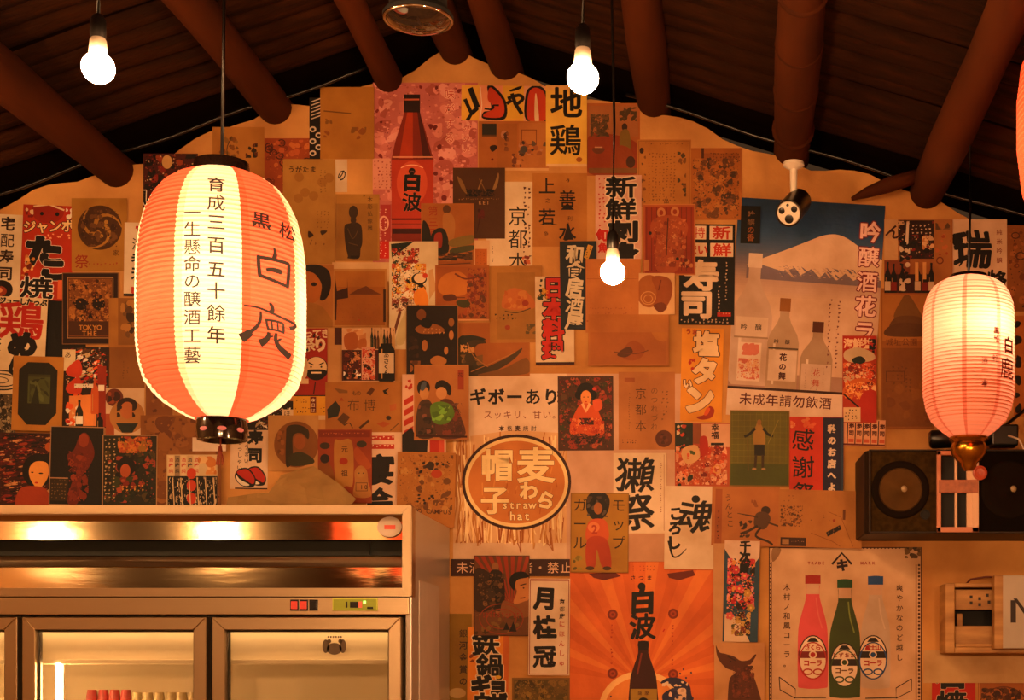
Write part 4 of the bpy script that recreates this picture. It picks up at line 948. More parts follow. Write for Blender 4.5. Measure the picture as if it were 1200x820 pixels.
a = S('postcard', 'plain brown card below the draped-figure card', 126, 408, 178, 456, '946830'); a.mk(146, 425, 152, 445, '7a5224', 5, 2)
a = S('poster', 'dark crowded food poster with bottle and red flags below the skull print', 76, 408, 130, 502, '3a2418', rot=.5)
a.b(80, 409, 128, 455, 70, 1.2, 4, ['K', 'W', 'c8b088', 'O', '6a4c2c', 'R', '2c1c14'], 1.4, rot=-30).r(72, 411, 91, 436, 'd8c8a8').t('あ', 82, 417, 8, 'K')
for y in (428, 448, 470): a.s_([(86, y), (95, y-5), (99, y+6), (96, y+15), (84, y+14), (80, y+8)], 'c8502c')
a.r(84, 465, 116, 500, 'd8945c').b(80, 460, 100, 500, 22, 1.5, 4, ['O', 'W', 'R', 'e0b888']).p([(88, 465), (116, 463), (112, 500), (106, 500)], 'e09858').r(117, 430, 127, 501, '9c3c1c').bottle(114, 440, 486, 9, 'c86a34', 'W').bottle(96, 470, 501, 9, '2a2c1c', '2a2c1c', 'W', ly=(.6, .9)).bottle(120, 485, 503, 8, 'K', 'K').r(118, 452, 125, 459, 'W').r(90, 451, 112, 456, 'W').mk(91, 452, 112, 456, 'K', 3, 2, vert=False)
a = S('paper_sheet', 'dark grey marbled scrap at the far left edge beside the octagonal mount', -8, 462, 20, 520, '6a5c48', cat='poster'); a.b(-8, 463, 19, 519, 60, 2, 5, ['3a3024', '8c7c60', '2a2018', 'a89878'])
a = S('framed_print', 'tan card mount with an octagonal window onto a dark green picture', 18, 419, 77, 506, 'ba8a40', rot=1.8)
a.p([(35, 426), (60, 426), (70, 435), (70, 485), (58, 499), (36, 499), (25, 487), (25, 435)], '2c2a16').r(36, 440, 62, 474, '5c6236').b(38, 444, 60, 472, 12, 2, 5, ['6c7444', '4c522e', '3c4024'], .6).r(36, 440, 62, 443, '4a4c2a').p([(40, 474), (46, 452), (50, 474)], '34381e')
a = S('postcard', 'white-edged card with two round portrait medallions left of the lantern base', 127, 456, 172, 512, 'ccb49a')
a.r(127, 486, 137, 512, 'a85c34').e(137, 467, 10.5, 10.5, '7a3c20').b(130, 460, 144, 474, 8, 2, 4, ['a0562c', '4c2818']).e(152, 489, 20.5, 20, 'b0834c', 36).e(152, 476, 12, 9, '3c2416').e(152, 482, 8, 10, 'b87848').p([(139, 497), (165, 497), (158, 508), (146, 508)], '2c342c').b(140, 476, 146, 490, 5, 2, 3, ['3c2416']).b(158, 476, 164, 490, 5, 2, 3, ['3c2416'])
a = S('framed_print', 'brown framed scrap peeping out left of the lantern base', 172, 450, 206, 492, '8c5c2c'); a.box(172, 450, 206, 492, 1.2, 'c09860').b(176, 462, 196, 484, 8, 2, 5, ['6a4020', 'a0703c'])
a = S('paper_sheet', 'large mottled brown sheet under the large lantern', 168, 488, 262, 600, '94642e', cat='poster', curl=0); a.b(170, 490, 260, 598, 40, 4, 12, ['84562a', 'a0703a', '7a4c22', '9c6c34'])
a = S('poster', 'dark red collage print with a pale woman\'s face above the fridge at far left', 0, 508, 63, 596, '4c1c16', rot=1.2)
a.b(2, 509, 62, 590, 130, 1.2, 4, ['8c2c1c', '2a1210', 'a0482c', 'c89868', 'K', '6a1c18'], 2, rot=-8).e(47, 552, 18, 20, '1c100e').e(57, 544, 12, 12, '1c100e').s_([(39, 546), (46, 541), (58, 543), (60, 556), (55, 567), (48, 573), (40, 564), (37, 554)], 'e0a45c').e(51, 555, 2.6, .9, 'K').e(41, 554, 1.6, .8, 'K').e(46, 566, 2, 1, 'R').s_([(26, 575), (40, 570), (58, 574), (62, 596), (24, 596)], 'a84c24').e(60, 524, 5, 5, 'b86834')
a = S('framed_print', 'dark print with a red-haired standing figure, second from left above the fridge', 62, 501, 125, 593, '221a10', rot=1.5)
a.box(62, 501, 125, 593, 1, 'b09070').s_([(96, 512), (102, 508), (108, 514), (114, 532), (108, 548), (100, 560), (96, 590), (84, 590), (88, 568), (94, 552), (86, 545), (82, 535), (90, 528)], '7c3218').e(101, 517, 6, 8, '9c4c28').b(84, 530, 108, 588, 26, 2, 5, ['8c3c1c', '6a2814', '9c4a24']).r(63, 562, 84, 588, '43341c').mk(65, 564, 82, 586, '8c7040', 4, 2, vert=False).r(63, 561, 84, 562.2, 'b09070')
a = S('framed_print', 'green and red print of a woman in patterned robe, third from left above the fridge', 124, 511, 188, 594, '34301c', rot=.6)
a.box(124, 511, 188, 594, 1, 'b09068').b(142, 513, 182, 532, 26, 3, 6, ['b0602c', 'a04020', 'c88038', 'a07830']).b(126, 530, 186, 590, 60, 2, 5, ['3c4024', '24301c', '5c4c24', 'a04c30', '1c1c12']).e(152, 548, 11, 11, '1c140e').e(151, 553, 6, 8, 'b8683c').b(136, 560, 164, 590, 22, 2, 5, ['b06040', '4a5028', '8c3420', '2c3020']).mk(127, 516, 138, 588, 'c0a880', 5, 3).mk(148, 570, 174, 576, 'd0a050', 4, 3, vert=False, gap=0)
a = S('flyer', 'black and white striped calligraphy flyer with red lanterns below the large lantern', 199, 534, 258, 596, 'd0bc98')
a.r(200, 559, 258, 596, '1e1812')
for k, c in enumerate(('d8c4a4', 'a08c74', 'd8c4a4', 'c8b090', 'd8c4a4')): a.r(201+k*7.4, 535, 207+k*7.4, 559, c); a.t('酒吟純', 204+k*7.4, 540, 5.5, ('R', 'K')[k % 2], 6.5, wgt=.03)
a.b(236, 536, 257, 557, 12, 3, 6, ['d8a060', 'e0c090', 'c88848']).b(201, 560, 257, 595, 60, 1, 2.4, ['d8c4a4', 'K', 'b8a488'], .6, rot=0)
for y in (556, 570, 585): a.e(228, y, 5.5, 6.5, 'c8502c')
for k in range(6): a.l([(206+k*9.5, 561), (206+k*9.5+2, 595)], 1.3, 'd0bc98')
a = S('sticker', 'small white slip right behind the black base of the large lantern', 229, 514, 268, 530, 'dccbbc', cat='paper')
a = S('poster', 'white sushi sign with two red nigiri drawings below the lantern', 270, 503, 314, 573, 'dcc4ac', rot=1)
a.t('寿司', 299, 513, 18, '14100c', 20, wgt=.03, bold=.6).t('いらっしゃい', 281, 511, 6.5, '3a3020', 7.4).t('うまい', 289, 524, 6, '3a3020', 8).l([(290, 504), (290, 545)], .6, 'v')
for dx, dy in ((12, -2), (0, 0)):
    a.s_([(276+dx, 555+dy), (282+dx, 549+dy), (292+dx, 549+dy), (300+dx, 560+dy), (298+dx, 570+dy), (286+dx, 570+dy), (277+dx, 563+dy)], 'K').s_([(277.5+dx, 557+dy), (282+dx, 562+dy), (293+dx, 568+dy), (286+dx, 569+dy), (279+dx, 564+dy)], 'W').s_([(278+dx, 554+dy), (283+dx, 550.5+dy), (291+dx, 550.5+dy), (298.5+dx, 560+dy), (297+dx, 567+dy), (288+dx, 562+dy)], 'b8341c')
a.r(276, 571.5, 314, 573, '4a2018')
a = S('poster', 'dark sake-label flyer peeping out right of the lantern base', 290, 470, 345, 504, '2a1c14')
a.b(300, 478, 344, 503, 30, 1.5, 3.5, ['K', 'W', 'c0a888', '6a2c1c'], .6).r(331, 480, 344, 502, 'd8c0a0').t('ほろ', 337, 485, 8, 'K', 9)
a = S('postcard', 'red and black patterned scrap at the top left behind the lantern', 168, 180, 232, 252, '5a2018')
a.b(170, 181, 230, 250, 60, 2, 5, ['8c2c1c', 'K', 'c8b088', 'a0522c', '2c1c14']).t('し', 174, 232, 20, 'K', wgt=.03, out=('W', 1.2)).e(196, 190, 6, 8, 'c8a470').b(196, 205, 215, 222, 10, 2, 5, ['K'])
a = S('postcard', 'tan card with faint flowers behind the cord of the large lantern', 249, 149, 310, 215, 'b08040')
a.b(256, 160, 280, 200, 18, 1.5, 4, ['7c5830', '94703c', '8c5c2c']).b(288, 168, 302, 185, 10, 1.5, 3.5, ['6a3420', '3c2c1c']).l([(270, 196), (266, 175), (272, 160)], 1, '5c4020', sm=True)
a = S('postcard', 'red-brown card of curling clouds right of the flower card', 309, 162, 366, 226, 'a0542a')
for k in range(11): cx, cy = a.rnd.uniform(314, 362), a.rnd.uniform(166, 220); a.ring(cx, cy, 5, 4.5, 1.4, '5a2818', 14); a.ring(cx+1, cy, 2.4, 2.2, 1, '6c3820', 10)
a.b(312, 164, 364, 224, 26, 1.5, 4, ['8c4420', 'c07840', 'b8683a'])
a = S('postcard', 'large yellowish tan card with faint spots and small writing right of the lantern top', 332, 187, 393, 310, 'b08846')
for q in ((345, 204), (362, 226), (344, 229), (372, 210), (352, 222), (380, 205)): a.e(q[0]+6, q[1]+4, 5.5, 5.5, 'a47a3a')
a.t('うがたま', 342, 199, 8, '4a3018', 8.4, h=True, wgt=.02).mk(376, 200, 384, 225, '8a6430', 5, 2).mk(372, 248, 388, 268, '8a6430', 4, 2).s_([(362, 271), (368, 276), (362, 279)], '4a3018').s_([(376, 271), (384, 271), (378, 276)], '4a3018').mk(364, 281, 384, 290, '8a6430', 5, 3)
a = S('sticker', 'narrow black and white patterned slip beside the blank tan card', 363, 115, 378, 187, '241a18', cat='slip')
for k in range(6): a.l([(365, 120+k*4), (376, 116+k*4)], 1.2, 'd0c0b0')
for k in range(5): a.e(367+(k % 2)*7, 152+k*7, 4, 3.4, 'd0c0b0').e(367+(k % 2)*7, 152+k*7, 2, 1.6, '241a18')
a = S('postcard', 'faded blank tan card at the top left of the blossom poster', 376, 103, 439, 187, 'b08038')
a.l([(380, 131), (412, 134)], 1.4, '7c5424').b(382, 140, 392, 146, 4, 1.5, 3, ['8c622c']).b(412, 150, 430, 164, 8, 2, 4, ['96602c', '8c622c']).b(380, 154, 388, 162, 4, 1.5, 3, ['96602c'])
a = S('sticker', 'small white slip with a black curl left of the blossom poster', 393, 187, 407, 225, 'd0bca4', cat='slip'); a.t('の', 401, 205, 16, 'K', wgt=.02, sx=.6, rot=20)
a = S('postcard', 'tan card with a dark standing temple statue', 394, 228, 445, 306, 'ae8440')
a.r(394, 239, 443, 306, 'a07838').s_([(410, 262), (404, 266), (405, 286), (408, 300), (408, 303), (421, 303), (423, 292), (425, 284), (424, 266), (418, 261)], '44301a').e(414.5, 249, 5.4, 7.6, '4a3620').e(414.5, 258, 3.4, 5, '4a3620').r(411, 300, 421, 302.5, '2c1e12').mk(426, 229, 430, 234, '6a4c24', 4, 3).t('木彫仏像展', 434, 234, 6.5, '6a4c24', 8.4)
a.l([(408, 268), (414, 280), (420, 270)], .8, '6c5430', sm=True).l([(409, 285), (420, 288)], .8, '6c5430')
a = S('postcard', 'white-bordered pale card edge above the dusk harbour photo', 390, 308, 460, 330, 'd0b088', cat='paper')
a = S('postcard', 'tan card of a woman in profile with bobbed black hair at the lantern edge', 352, 311, 392, 384, 'b07c40')
a.s_([(355, 313), (372, 311), (386, 318), (389, 335), (384, 350), (376, 352), (378, 335), (370, 322), (358, 318)], '2c1c14').s_([(352, 322), (366, 320), (376, 330), (377, 345), (372, 354), (362, 356), (352, 352)], 'b0702c').e(369, 334, 3.4, 2.4, '3c2010').e(369, 334, 1.4, 1.4, 'K').s_([(352, 358), (368, 356), (382, 364), (390, 384), (352, 384)], 'a47838')
a = S('postcard', 'dusk harbour photo card with dark silhouettes at both sides', 391, 316, 454, 384, 'b88c50')
a.r(393, 319, 452, 382, 'a8702c').r(393, 319, 452, 337, 'b07a34').p([(393, 348), (393, 322), (396, 342), (408, 338), (408, 326), (409, 350), (396, 352), (395, 376), (393, 376)], '4a2814').r(450, 340, 453, 378, '4a2814').p([(410, 346), (420, 340), (430, 336), (440, 342), (448, 346)], '7c4c20').mk(396, 352, 450, 380, 'a0642c', 5, 2, vert=False, gap=.6).e(422, 376, .8, .8, 'R', 8)
a = S('postcard', 'cream scrap between the harbour photo and the festival mask flyer', 381, 384, 406, 448, 'c49a66', cat='paper'); a.r(392, 384, 404, 404, '5a2c18')
# ======================= centre top =======================
a = S('banner', 'yellow strip of black and red kana lying on its side at the top centre', 541, 101, 643, 142, 'dcb050', rot=.5)
a.r(562, 101, 589, 142, 'e0a080').r(589, 102, 615, 139, 'd8b048').r(614, 101, 643, 142, 'd8a888')
a.l([(551, 104), (560, 127)], 6.5, 'K').l([(545, 117), (553, 134), (548, 142)], 4.5, 'K').l([(560, 127), (553, 134)], 5, 'K').l([(563, 103), (565, 124), (563, 140)], .8, 'W')
a.s_([(571, 103), (579, 102), (593, 119), (592, 140), (567, 140), (567, 132), (576, 128)], 'K').s_([(573, 105), (578, 105), (590, 120), (589, 137), (569, 138), (568, 134), (580, 127), (572, 118)], 'c04c24').l([(568, 128), (575, 129), (579, 124), (585, 124)], 2.2, 'K')
a.s_([(598, 106), (611, 101), (609, 105), (599, 108)], 'K').l([(595, 116), (608, 112), (613, 116), (606, 122), (602, 118)], 4, 'K', sm=True).l([(600, 110), (604, 122), (612, 134)], 4.5, 'K').l([(594, 122), (600, 118)], 4, 'K')
a.s_([(617, 141), (616, 112), (622, 102), (633, 101), (641, 111), (643, 141)], 'K').s_([(619, 140), (619, 113), (624, 104), (632, 104), (639, 112), (640, 140)], 'c04c28').s_([(627, 141), (627, 114), (629, 112), (632, 141)], 'dcc0a0')
a = S('photo_card', 'tan four-panel photo card under the yellow kana strip', 561, 142, 643, 200, 'b0743c')
a.r(565, 145, 582, 158, '3c3830').r(565, 158, 582, 160, '6c4c28').r(583, 145, 606, 198, 'a87038').r(608, 144, 641, 196, 'b47c44').box(611, 152, 629, 170, .8, '7c4420').s_([(574, 172), (580, 170), (583, 173), (577, 178)], '3c2418').e(577, 187, 1.5, 1.5, '7c2418').e(591, 158, 4, 5, 'b88868').b(586, 154, 596, 180, 8, 2, 4, ['8c5a34', 'b88460', '5c3c28'])
a.b(606, 165, 640, 182, 18, 1.5, 4, ['6c5848', 'a06840', 'b88868', '4c3c38']).b(600, 180, 614, 196, 10, 1.5, 3.5, ['7c4c34', '5c4438', 'c08858']).e(614, 175, 4.5, 4, '5c5450').r(560, 197, 643, 200, 'cfa878')
a = S('banner', 'yellow strip with two black characters for local chicken under the top bulb', 640, 101, 688, 196, 'dcb85c')
a.r(641, 101, 687, 106, 'd8b078').t('地', 664, 121, 38, 'K', wgt=.03, bold=1.3).t('鶏', 663, 165, 38, 'K', wgt=.02, bold=.5).e(679, 188, 3.6, 3, 'a86828').r(641, 193, 688, 196, 'd8b890')
a = S('postcard', 'reddish tan landscape card with a pine and standing figure right of the top bulb', 688, 121, 750, 206, 'b0703c')
a.r(690, 124, 748, 160, 'aa7446').s_([(690, 160), (720, 158), (748, 170), (748, 203), (690, 203)], '9c4c22').b(692, 134, 714, 160, 26, 2, 5, ['6c5434', '5c4a30', '7c5c38'], 1.5).b(726, 126, 746, 142, 14, 2, 4.5, ['5c4828', '6c5434'], 1.5).e(732, 149, 3.4, 4.5, '4c3420').s_([(728, 154), (737, 154), (740, 180), (736, 195), (728, 192), (726, 170)], '8c7434').s_([(722, 172), (740, 176), (742, 198), (716, 200)], '9c5428').e(739, 190, 5.4, 7, '5a3c28').s_([(694, 174), (708, 174), (706, 179), (698, 180)], '7a4c30').r(697, 172, 706, 173.4, 'c8a080').r(690, 197, 748, 203, '8a6438')
a = S('postcard', 'tan card packed with tiny columns of writing and little drawings', 747, 164, 810, 243, 'b88444')
a.box(748.5, 165.5, 808.5, 242, .6, '9c6c38').mk(756, 168, 806, 172, '8a5c2c', 4, 2.2, vert=False, gap=.1).mk(760, 180, 790, 236, '8f6232', 4.2, 2.4, gap=.12).b(750, 174, 757, 238, 12, 1, 2.6, ['7c5a34', '8c5c30']).b(794, 176, 804, 238, 16, 1.4, 3.4, ['5a5038', '6c4c2c', '8c6034']).e(752, 177, 2.5, 3.5, '4c3424').t('品', 781, 236, 6, '5c3c20')
a = S('postcard', 'brown card crowded with mottled seated figures left of the blue mountain poster', 810, 174, 869, 258, 'b07436')
a.r(823, 180, 866, 190, 'a06630').mk(832, 180, 866, 189, '7c4c24', 3, 2.5, gap=.1).r(822, 174, 825, 186, '5c3418').b(812, 186, 866, 256, 95, 2, 5, ['7c5430', '6c4c30', 'a86c34', 'b88040', '5c4430', '8c5c34'])
a = S('banner', 'tall white banner of Kyoto book characters left of the tan tower card', 570, 213, 624, 316, 'd6c2a8')
a.r(592, 216, 600, 222, 'd6c2a8').r(571, 213, 592, 226, 'dcc8ae').t('京都本', 607, 253, 24, '1c1412', 27, wgt=.0).mk(614, 220, 622, 300, '6c3c30', 5, 3.5).mk(577, 288, 581, 308, '5c4034', 6, 2).b(612, 300, 622, 312, 6, 1.5, 3, ['c87850', '8c3c28'])
a = S('photo_card', 'dark brown card of curved horned objects below the kana strip', 531, 197, 592, 280, '5e3c18')
a.p(smooth([(536, 208), (541, 221), (548, 228), (543, 214), (538, 208)]), '8c6c40').s_([(584, 203), (581, 212), (577, 224), (582, 220), (585, 208)], '9c7c50').l([(565, 211), (560, 224)], 1.4, '9a7a4c').l([(562, 210), (570, 226)], 1, '8c6c40').b(546, 222, 580, 231, 26, 1.2, 2.6, ['1c140c', '3c2814', '2a1c10']).mk(538, 233, 586, 236, '9c7848', 4, 1.8, vert=False, gap=0).t('REI', 563, 238, 5.5, 'c0a070', 4.5, h=True).b(560, 244, 568, 256, 8, 2, 3.4, ['6c2414', '4c1c10']).l([(563, 254), (559, 274)], 1.6, '4c1c10', taper=True)
a = S('postcard', 'tan card of four large characters drawn like towers', 624, 203, 688, 289, 'b4803e')
a.t('上若', 641, 218, 20, '2c1c12', 36, wgt=.01, bold=.2).t('善水', 665, 233, 21, '2c1c12', 39, wgt=.01, bold=.2).t('之', 642, 235, 6, '6c4420').t('不', 666, 211, 6, '6c4420').t('利', 668, 256, 6, '6c4420').t('争', 640, 274, 6, '6c4420')
a.p([(636, 262), (648, 262), (654, 263), (633, 263)], '2c1c12').p([(665, 238), (673, 246), (657, 246)], '2c1c12').p([(666, 260), (672, 281), (660, 281)], '2c1c12')
a = S('banner', 'pink-edged banner of thick black outlined characters for fresh fish above the lower bulb', 698, 206, 752, 304, 'cfa898')
a.mk(702, 210, 708, 266, 'b84838', 5, 3).t('新鮮', 728, 220, 26, 'K', 26, sx=1.45, wgt=.025, bold=1.2, out=('dcc8b4', 2.8)).t('刺身', 731, 272, 25, 'K', 25, sx=1.45, wgt=.03, bold=1.5, out=('dcc8b4', 2.6)).t('旬', 706, 276, 15, 'R', wgt=.03, bold=.8, out=('W', 1)).t('魚', 707, 291, 12, 'R', bold=.7)
a = S('banner', 'black sushi banner with four white tiles of red characters', 796, 263, 861, 381, '12100e', rot=.6)
for (x0, y0, x1, y1) in ((799, 265, 827, 281), (831, 265, 858, 281), (799, 285, 828, 301), (832, 285, 859, 301)): a.r(x0, y0, x1, y1, 'd8c2ac')
a.t('新', 845, 273, 16, 'c04020', sx=1.4, wgt=.02, bold=.5).t('鮮', 846, 293, 16, 'c04020', sx=1.4, wgt=.02, bold=.5).t('まい', 811, 293, 13, 'c04020', 12, h=True, bold=.5).t('特', 819, 273, 14, 'c04020')
a.t('寿', 822, 323, 37, 'd8c2ac', sx=1.15, bold=1.8).t('司', 817, 357, 34, 'd8c2ac', sx=1.2, bold=1.9)
a.mk(842, 328, 846, 365, 'd0b8a0', 5, 2.6, gap=.05).mk(850, 308, 854, 353, 'd0b8a0', 5, 2.6, gap=.05).r(841, 366, 857, 371, 'b83420').mk(842, 367, 856, 370, 'e0b898', 3, 2, vert=False).mk(798, 374, 856, 379, 'c0a890', 3, 3, vert=False, gap=.15)
a = S('postcard', 'reddish print of paired patterned robes on poles overlapping the packed writing card', 753, 240, 815, 323, 'b0683a')
a.r(756, 243, 813, 321, '9c4420')
for k in range(10): a.l([(758+k*5.8, 244), (758+k*5.8, 318)], .8, '7c3418')
a.e(775, 250, 5, 6, 'c08858').e(791, 249, 5, 6, 'c08858').e(775, 250, 2.4, 3, '9c4420').e(791, 249, 2.4, 3, '9c4420').s_([(763, 262), (775, 254), (793, 254), (806, 264), (803, 280), (797, 272), (795, 316), (769, 316), (770, 272), (764, 280)], 'a85c34').b(766, 258, 804, 314, 50, 1.5, 3.6, ['c07848', '8c4428', 'b46c44', 'c89060', '9c5838']).l([(783, 256), (781, 300)], 1.2, '5c2c18').e(762, 274, 2, 2, '2c2420').e(794, 304, 2, 2, '2c3428').r(755, 305, 761, 318, 'c08858').b(796, 300, 812, 319, 8, 1.5, 3, ['c08858', '6a2c18']).box(753, 240, 815, 323, 1, 'c48a50')
a = S('photo_card', 'tan card of a slender standing figure over low hills below the blossom poster', 494, 239, 556, 322, 'ac7236')
a.r(496, 241, 554, 320, 'a86e34').t('第三回', 508, 248, 12, 'a04420', 13).e(524, 246, 4.6, 5, '6c4828').s_([(520, 252), (530, 252), (534, 265), (531, 290), (528, 312), (524, 312), (525, 290), (520, 272)], 'b08048').s_([(496, 260), (503, 266), (506, 280), (508, 292), (496, 292)], '34281c').s_([(508, 272), (522, 270), (526, 296), (504, 296)], '302c20').s_([(510, 276), (518, 274), (518, 290), (510, 290)], '9c3c20').s_([(528, 282), (554, 276), (554, 286), (530, 290)], '8c7840').s_([(530, 292), (554, 288), (554, 294), (530, 298)], '5c5c3c').b(496, 296, 554, 306, 26, 1.5, 4, ['3c2c1c', '4c3824', '6c4c2c'], 1.8, rot=0).r(496, 307, 554, 320, 'a06428').l([(500, 312), (552, 309)], 1.2, '6c4020')
a = S('banner', 'tall white scrap with orange flowers right of the slender figure card', 556, 282, 574, 316, 'd2b08c'); a.r(557, 292, 571, 316, 'b8702c').mk(559, 296, 570, 314, 'a05c28', 4, 2)
a = S('poster', 'white banner crowded with coloured blossoms and orange koi left of the centre', 457, 284, 514, 410, 'd4c4a8')
a.p([(459, 287), (486, 284), (470, 296), (460, 303)], '1c3024').b(460, 292, 492, 312, 26, 1.8, 4.5, ['a83c24', '8c2c1c', '3c5034', 'c04c30', 'd8c8b0', '6a3420']).b(460, 310, 500, 352, 85, 1.8, 5, ['d89038', 'd8a848', 'e0d0b8', '2c2018', 'dcb858', 'c05c30', 'e8dcc8', '4c5844'])
a.e(492, 328, 9, 7, '2c1c14').e(493, 327, 7, 5.5, 'e0c8a8').e(499, 324, 3, 3, 'c84c28').s_([(486, 345), (497, 338), (503, 352), (500, 362), (488, 358)], 'e09838').b(460, 350, 486, 366, 30, 1.5, 4, ['e0d0b8', '8c3c30', 'b89880', '4c3c30', '9c5c48']).ring(464, 330, 3.5, 3.5, 1, 'K', 14).ring(467, 322, 3.5, 3.5, 1, 'K', 14).ring(463, 340, 3, 3, 1, 'K', 14).s_([(484, 362), (492, 358), (489, 366), (480, 372)], '2c4c50').l([(470, 366), (465, 384), (460, 400)], 3.4, '7c4a34', sm=True).l([(478, 366), (470, 388), (464, 406)], 4, 'c0b498', sm=True).s_([(468, 384), (478, 366), (476, 400), (466, 404)], 'c4b48c').p([(503, 318), (508, 316), (512, 340), (504, 352)], 'c8a478')
a = S('postcard', 'orange-brown card of a rabbit lying among flowers', 511, 312, 574, 377, 'aa6c30')
a.r(513, 314, 572, 375, 'a4642a').s_([(516, 330), (524, 322), (540, 320), (552, 332), (546, 346), (526, 348), (515, 342)], 'c08038').b(548, 316, 571, 374, 60, 1.5, 3.6, ['8c4424', '9c5028', '6c4428', 'b06c3c', '7c3c24']).l([(534, 322), (546, 328), (560, 326)], 2, '7c4024', sm=True).s_([(520, 348), (532, 346), (536, 352), (524, 354)], '6a3a20').s_([(536, 354), (548, 353), (552, 358), (546, 362), (538, 360)], '504c24').b(514, 362, 548, 374, 16, 2, 4, ['8c4c24', 'a85c2c', '7c4420']).l([(530, 350), (546, 350)], .9, '6a3a20').r(511, 375, 574, 377, 'd0a070')
a = S('postcard', 'tan print of a big curling blue-grey wave', 537, 378, 621, 441, 'b07638')
a.r(538, 380, 619, 438, 'ac7034').s_([(538, 398), (549, 394), (562, 396), (570, 402), (560, 404), (556, 412), (564, 424), (576, 432), (590, 438), (538, 440)], '54462e').s_([(538, 396), (552, 393), (566, 396), (569, 399), (554, 399), (545, 404), (538, 406)], '3c3c30').b(540, 404, 556, 414, 12, 1.2, 3, ['c09058', 'd0a068']).p(smooth([(556, 438), (576, 428), (596, 418), (612, 408), (606, 418), (590, 430), (572, 438)]), '5c4c34').p(smooth([(560, 440), (590, 432), (606, 424), (618, 420), (618, 438)]), '8c6434').b(538, 416, 566, 434, 14, 2, 4.5, ['6c5434', '4c4430', '8c6c40']).l([(548, 402), (556, 418), (572, 430)], 1, 'b8884c', sm=True).l([(552, 436), (580, 424), (604, 413)], .9, 'b8884c', sm=True)
a = S('photo_card', 'dark brown group photo card with pale faces and hands', 477, 359, 538, 442, '2e1c10')
a.box(477, 359, 538, 442, .8, 'a07848').e(495, 370, 5.5, 6.5, '8c5c30').s_([(488, 386), (500, 380), (514, 382), (522, 388), (514, 392), (494, 392)], '9c6834').s_([(498, 374), (508, 378), (504, 386), (494, 382)], '1c120c').mk(498, 386, 524, 394, 'c09058', 4, 3, vert=False, gap=.1).e(530, 379, 3.4, 5, 'a0703c').e(530, 394, 2.8, 5.4, 'b88450').e(499, 406, 3.4, 6.5, 'a87440').e(524, 412, 2.4, 4.6, 'b8844c').s_([(506, 422), (514, 418), (524, 422), (522, 428), (508, 428)], 'b07c44').b(482, 424, 494, 440, 10, 2, 4.5, ['8c5c30', '6c4424', 'a07038']).b(480, 395, 492, 420, 12, 2, 4.5, ['3c2414', '4c3018'])
a = S('postcard', 'greenish tan card with a pale orange hill shape over a row of small figures', 574, 312, 636, 402, 'b08240', rot=-.6)
a.r(583, 320, 628, 398, 'a47a3a').s_([(588, 358), (592, 344), (602, 338), (616, 342), (626, 352), (626, 362), (606, 364), (592, 362)], 'b8743c').b(592, 340, 618, 362, 18, 2, 5, ['b06830', 'c08444', 'b87438']).e(616, 356, 4, 3.4, '9c4424').l([(592, 365), (606, 367), (622, 362)], 1.2, '5c4424', sm=True).mk(581, 368, 606, 377, '4c3820', 5, 3, vert=False, gap=.15).e(595, 384, 3.2, 2.8, 'a04c2c').b(616, 380, 628, 392, 8, 2, 4, ['7c6434', '6c5c38'])
a = S('banner', 'narrow white banner of red outlined characters for Japanese food', 628, 325, 673, 428, 'd4c0a8', rot=-.5)
a.b(634, 328, 658, 350, 10, 2, 4, ['2c1c14', 'K']).t('日本料理', 650, 338, 25, 'c03420', 24.5, wgt=.03, bold=1, out=('2a120c', 2.4), sl=-.6).b(630, 332, 640, 352, 14, 1, 3.4, ['2c1c14', 'c8a048', '3c5038']).t('和食', 641, 343, 5, 'Y', 7).r(628, 425, 673, 428, '4c1c14')
a = S('banner', 'dark navy strip with five white brush characters for a Japanese tavern', 657, 284, 700, 387, '2a3440', rot=-.6)
a.t('和食居酒屋', 675, 299, 22, 'd4c8b4', 19.6, sx=.95, wgt=.02, bold=.6, wob=.015, rot=6, sl=-.4).p([(690, 288), (696, 290), (690, 306), (685, 303)], 'c8a048').mk(688, 290, 693, 303, '6c4c20', 4, 2).p([(693, 308), (696, 310), (693, 313)], 'W')
a = S('postcard', 'blank tan sheet with faint ruled lines directly below the lower bulb', 687, 305, 751, 391, 'bc8046')
a.r(688, 377, 748, 378, '9a4c28').mk(692, 362, 742, 370, 'a8683c', 6, 2, vert=False, gap=.4).mk(692, 380, 742, 388, 'a8683c', 5, 2, vert=False, gap=.5).r(688, 328, 748, 328.6, 'a86c38')
a = S('postcard', 'white card with a brown round gourd shape right of the lower bulb', 749, 322, 791, 370, 'd2ae84')
a.e(761, 343, 15, 19, 'a86c34', 30).s_([(764, 328), (774, 325), (786, 330), (788, 346), (780, 362), (766, 360), (770, 345)], '9c5c2c').ring(760, 351, 9, 8, 1, 'c89860', 24).ring(760, 352, 5.4, 5, .8, 'c89860', 20).s_([(766, 360), (776, 356), (782, 362), (774, 368)], '7c4420').l([(775, 330), (772, 342)], 1.4, '7c3c1c')
a = S('postcard', 'tan card with two faint pears below the ruled blank sheet', 690, 370, 784, 430, 'b47a3e')
a.r(692, 391, 781, 428, 'ae7238').s_([(735, 405), (745, 401), (756, 410), (752, 420), (740, 424), (728, 418)], 'a4622c').s_([(728, 412), (738, 408), (742, 414), (734, 420), (724, 418)], '6c4424').e(772, 384, 3, 3, '5c3c1c').s_([(762, 380), (780, 376), (782, 400), (768, 398)], 'b8803c').r(749, 371, 783, 391, 'b47c40').l([(720, 414), (745, 416), (760, 412)], 1, '7c4c28', sm=True)
a = S('banner', 'bright yellow vertical banner with white outlined characters for salted tongue', 798, 385, 847, 494, 'dca038', rot=1.2)
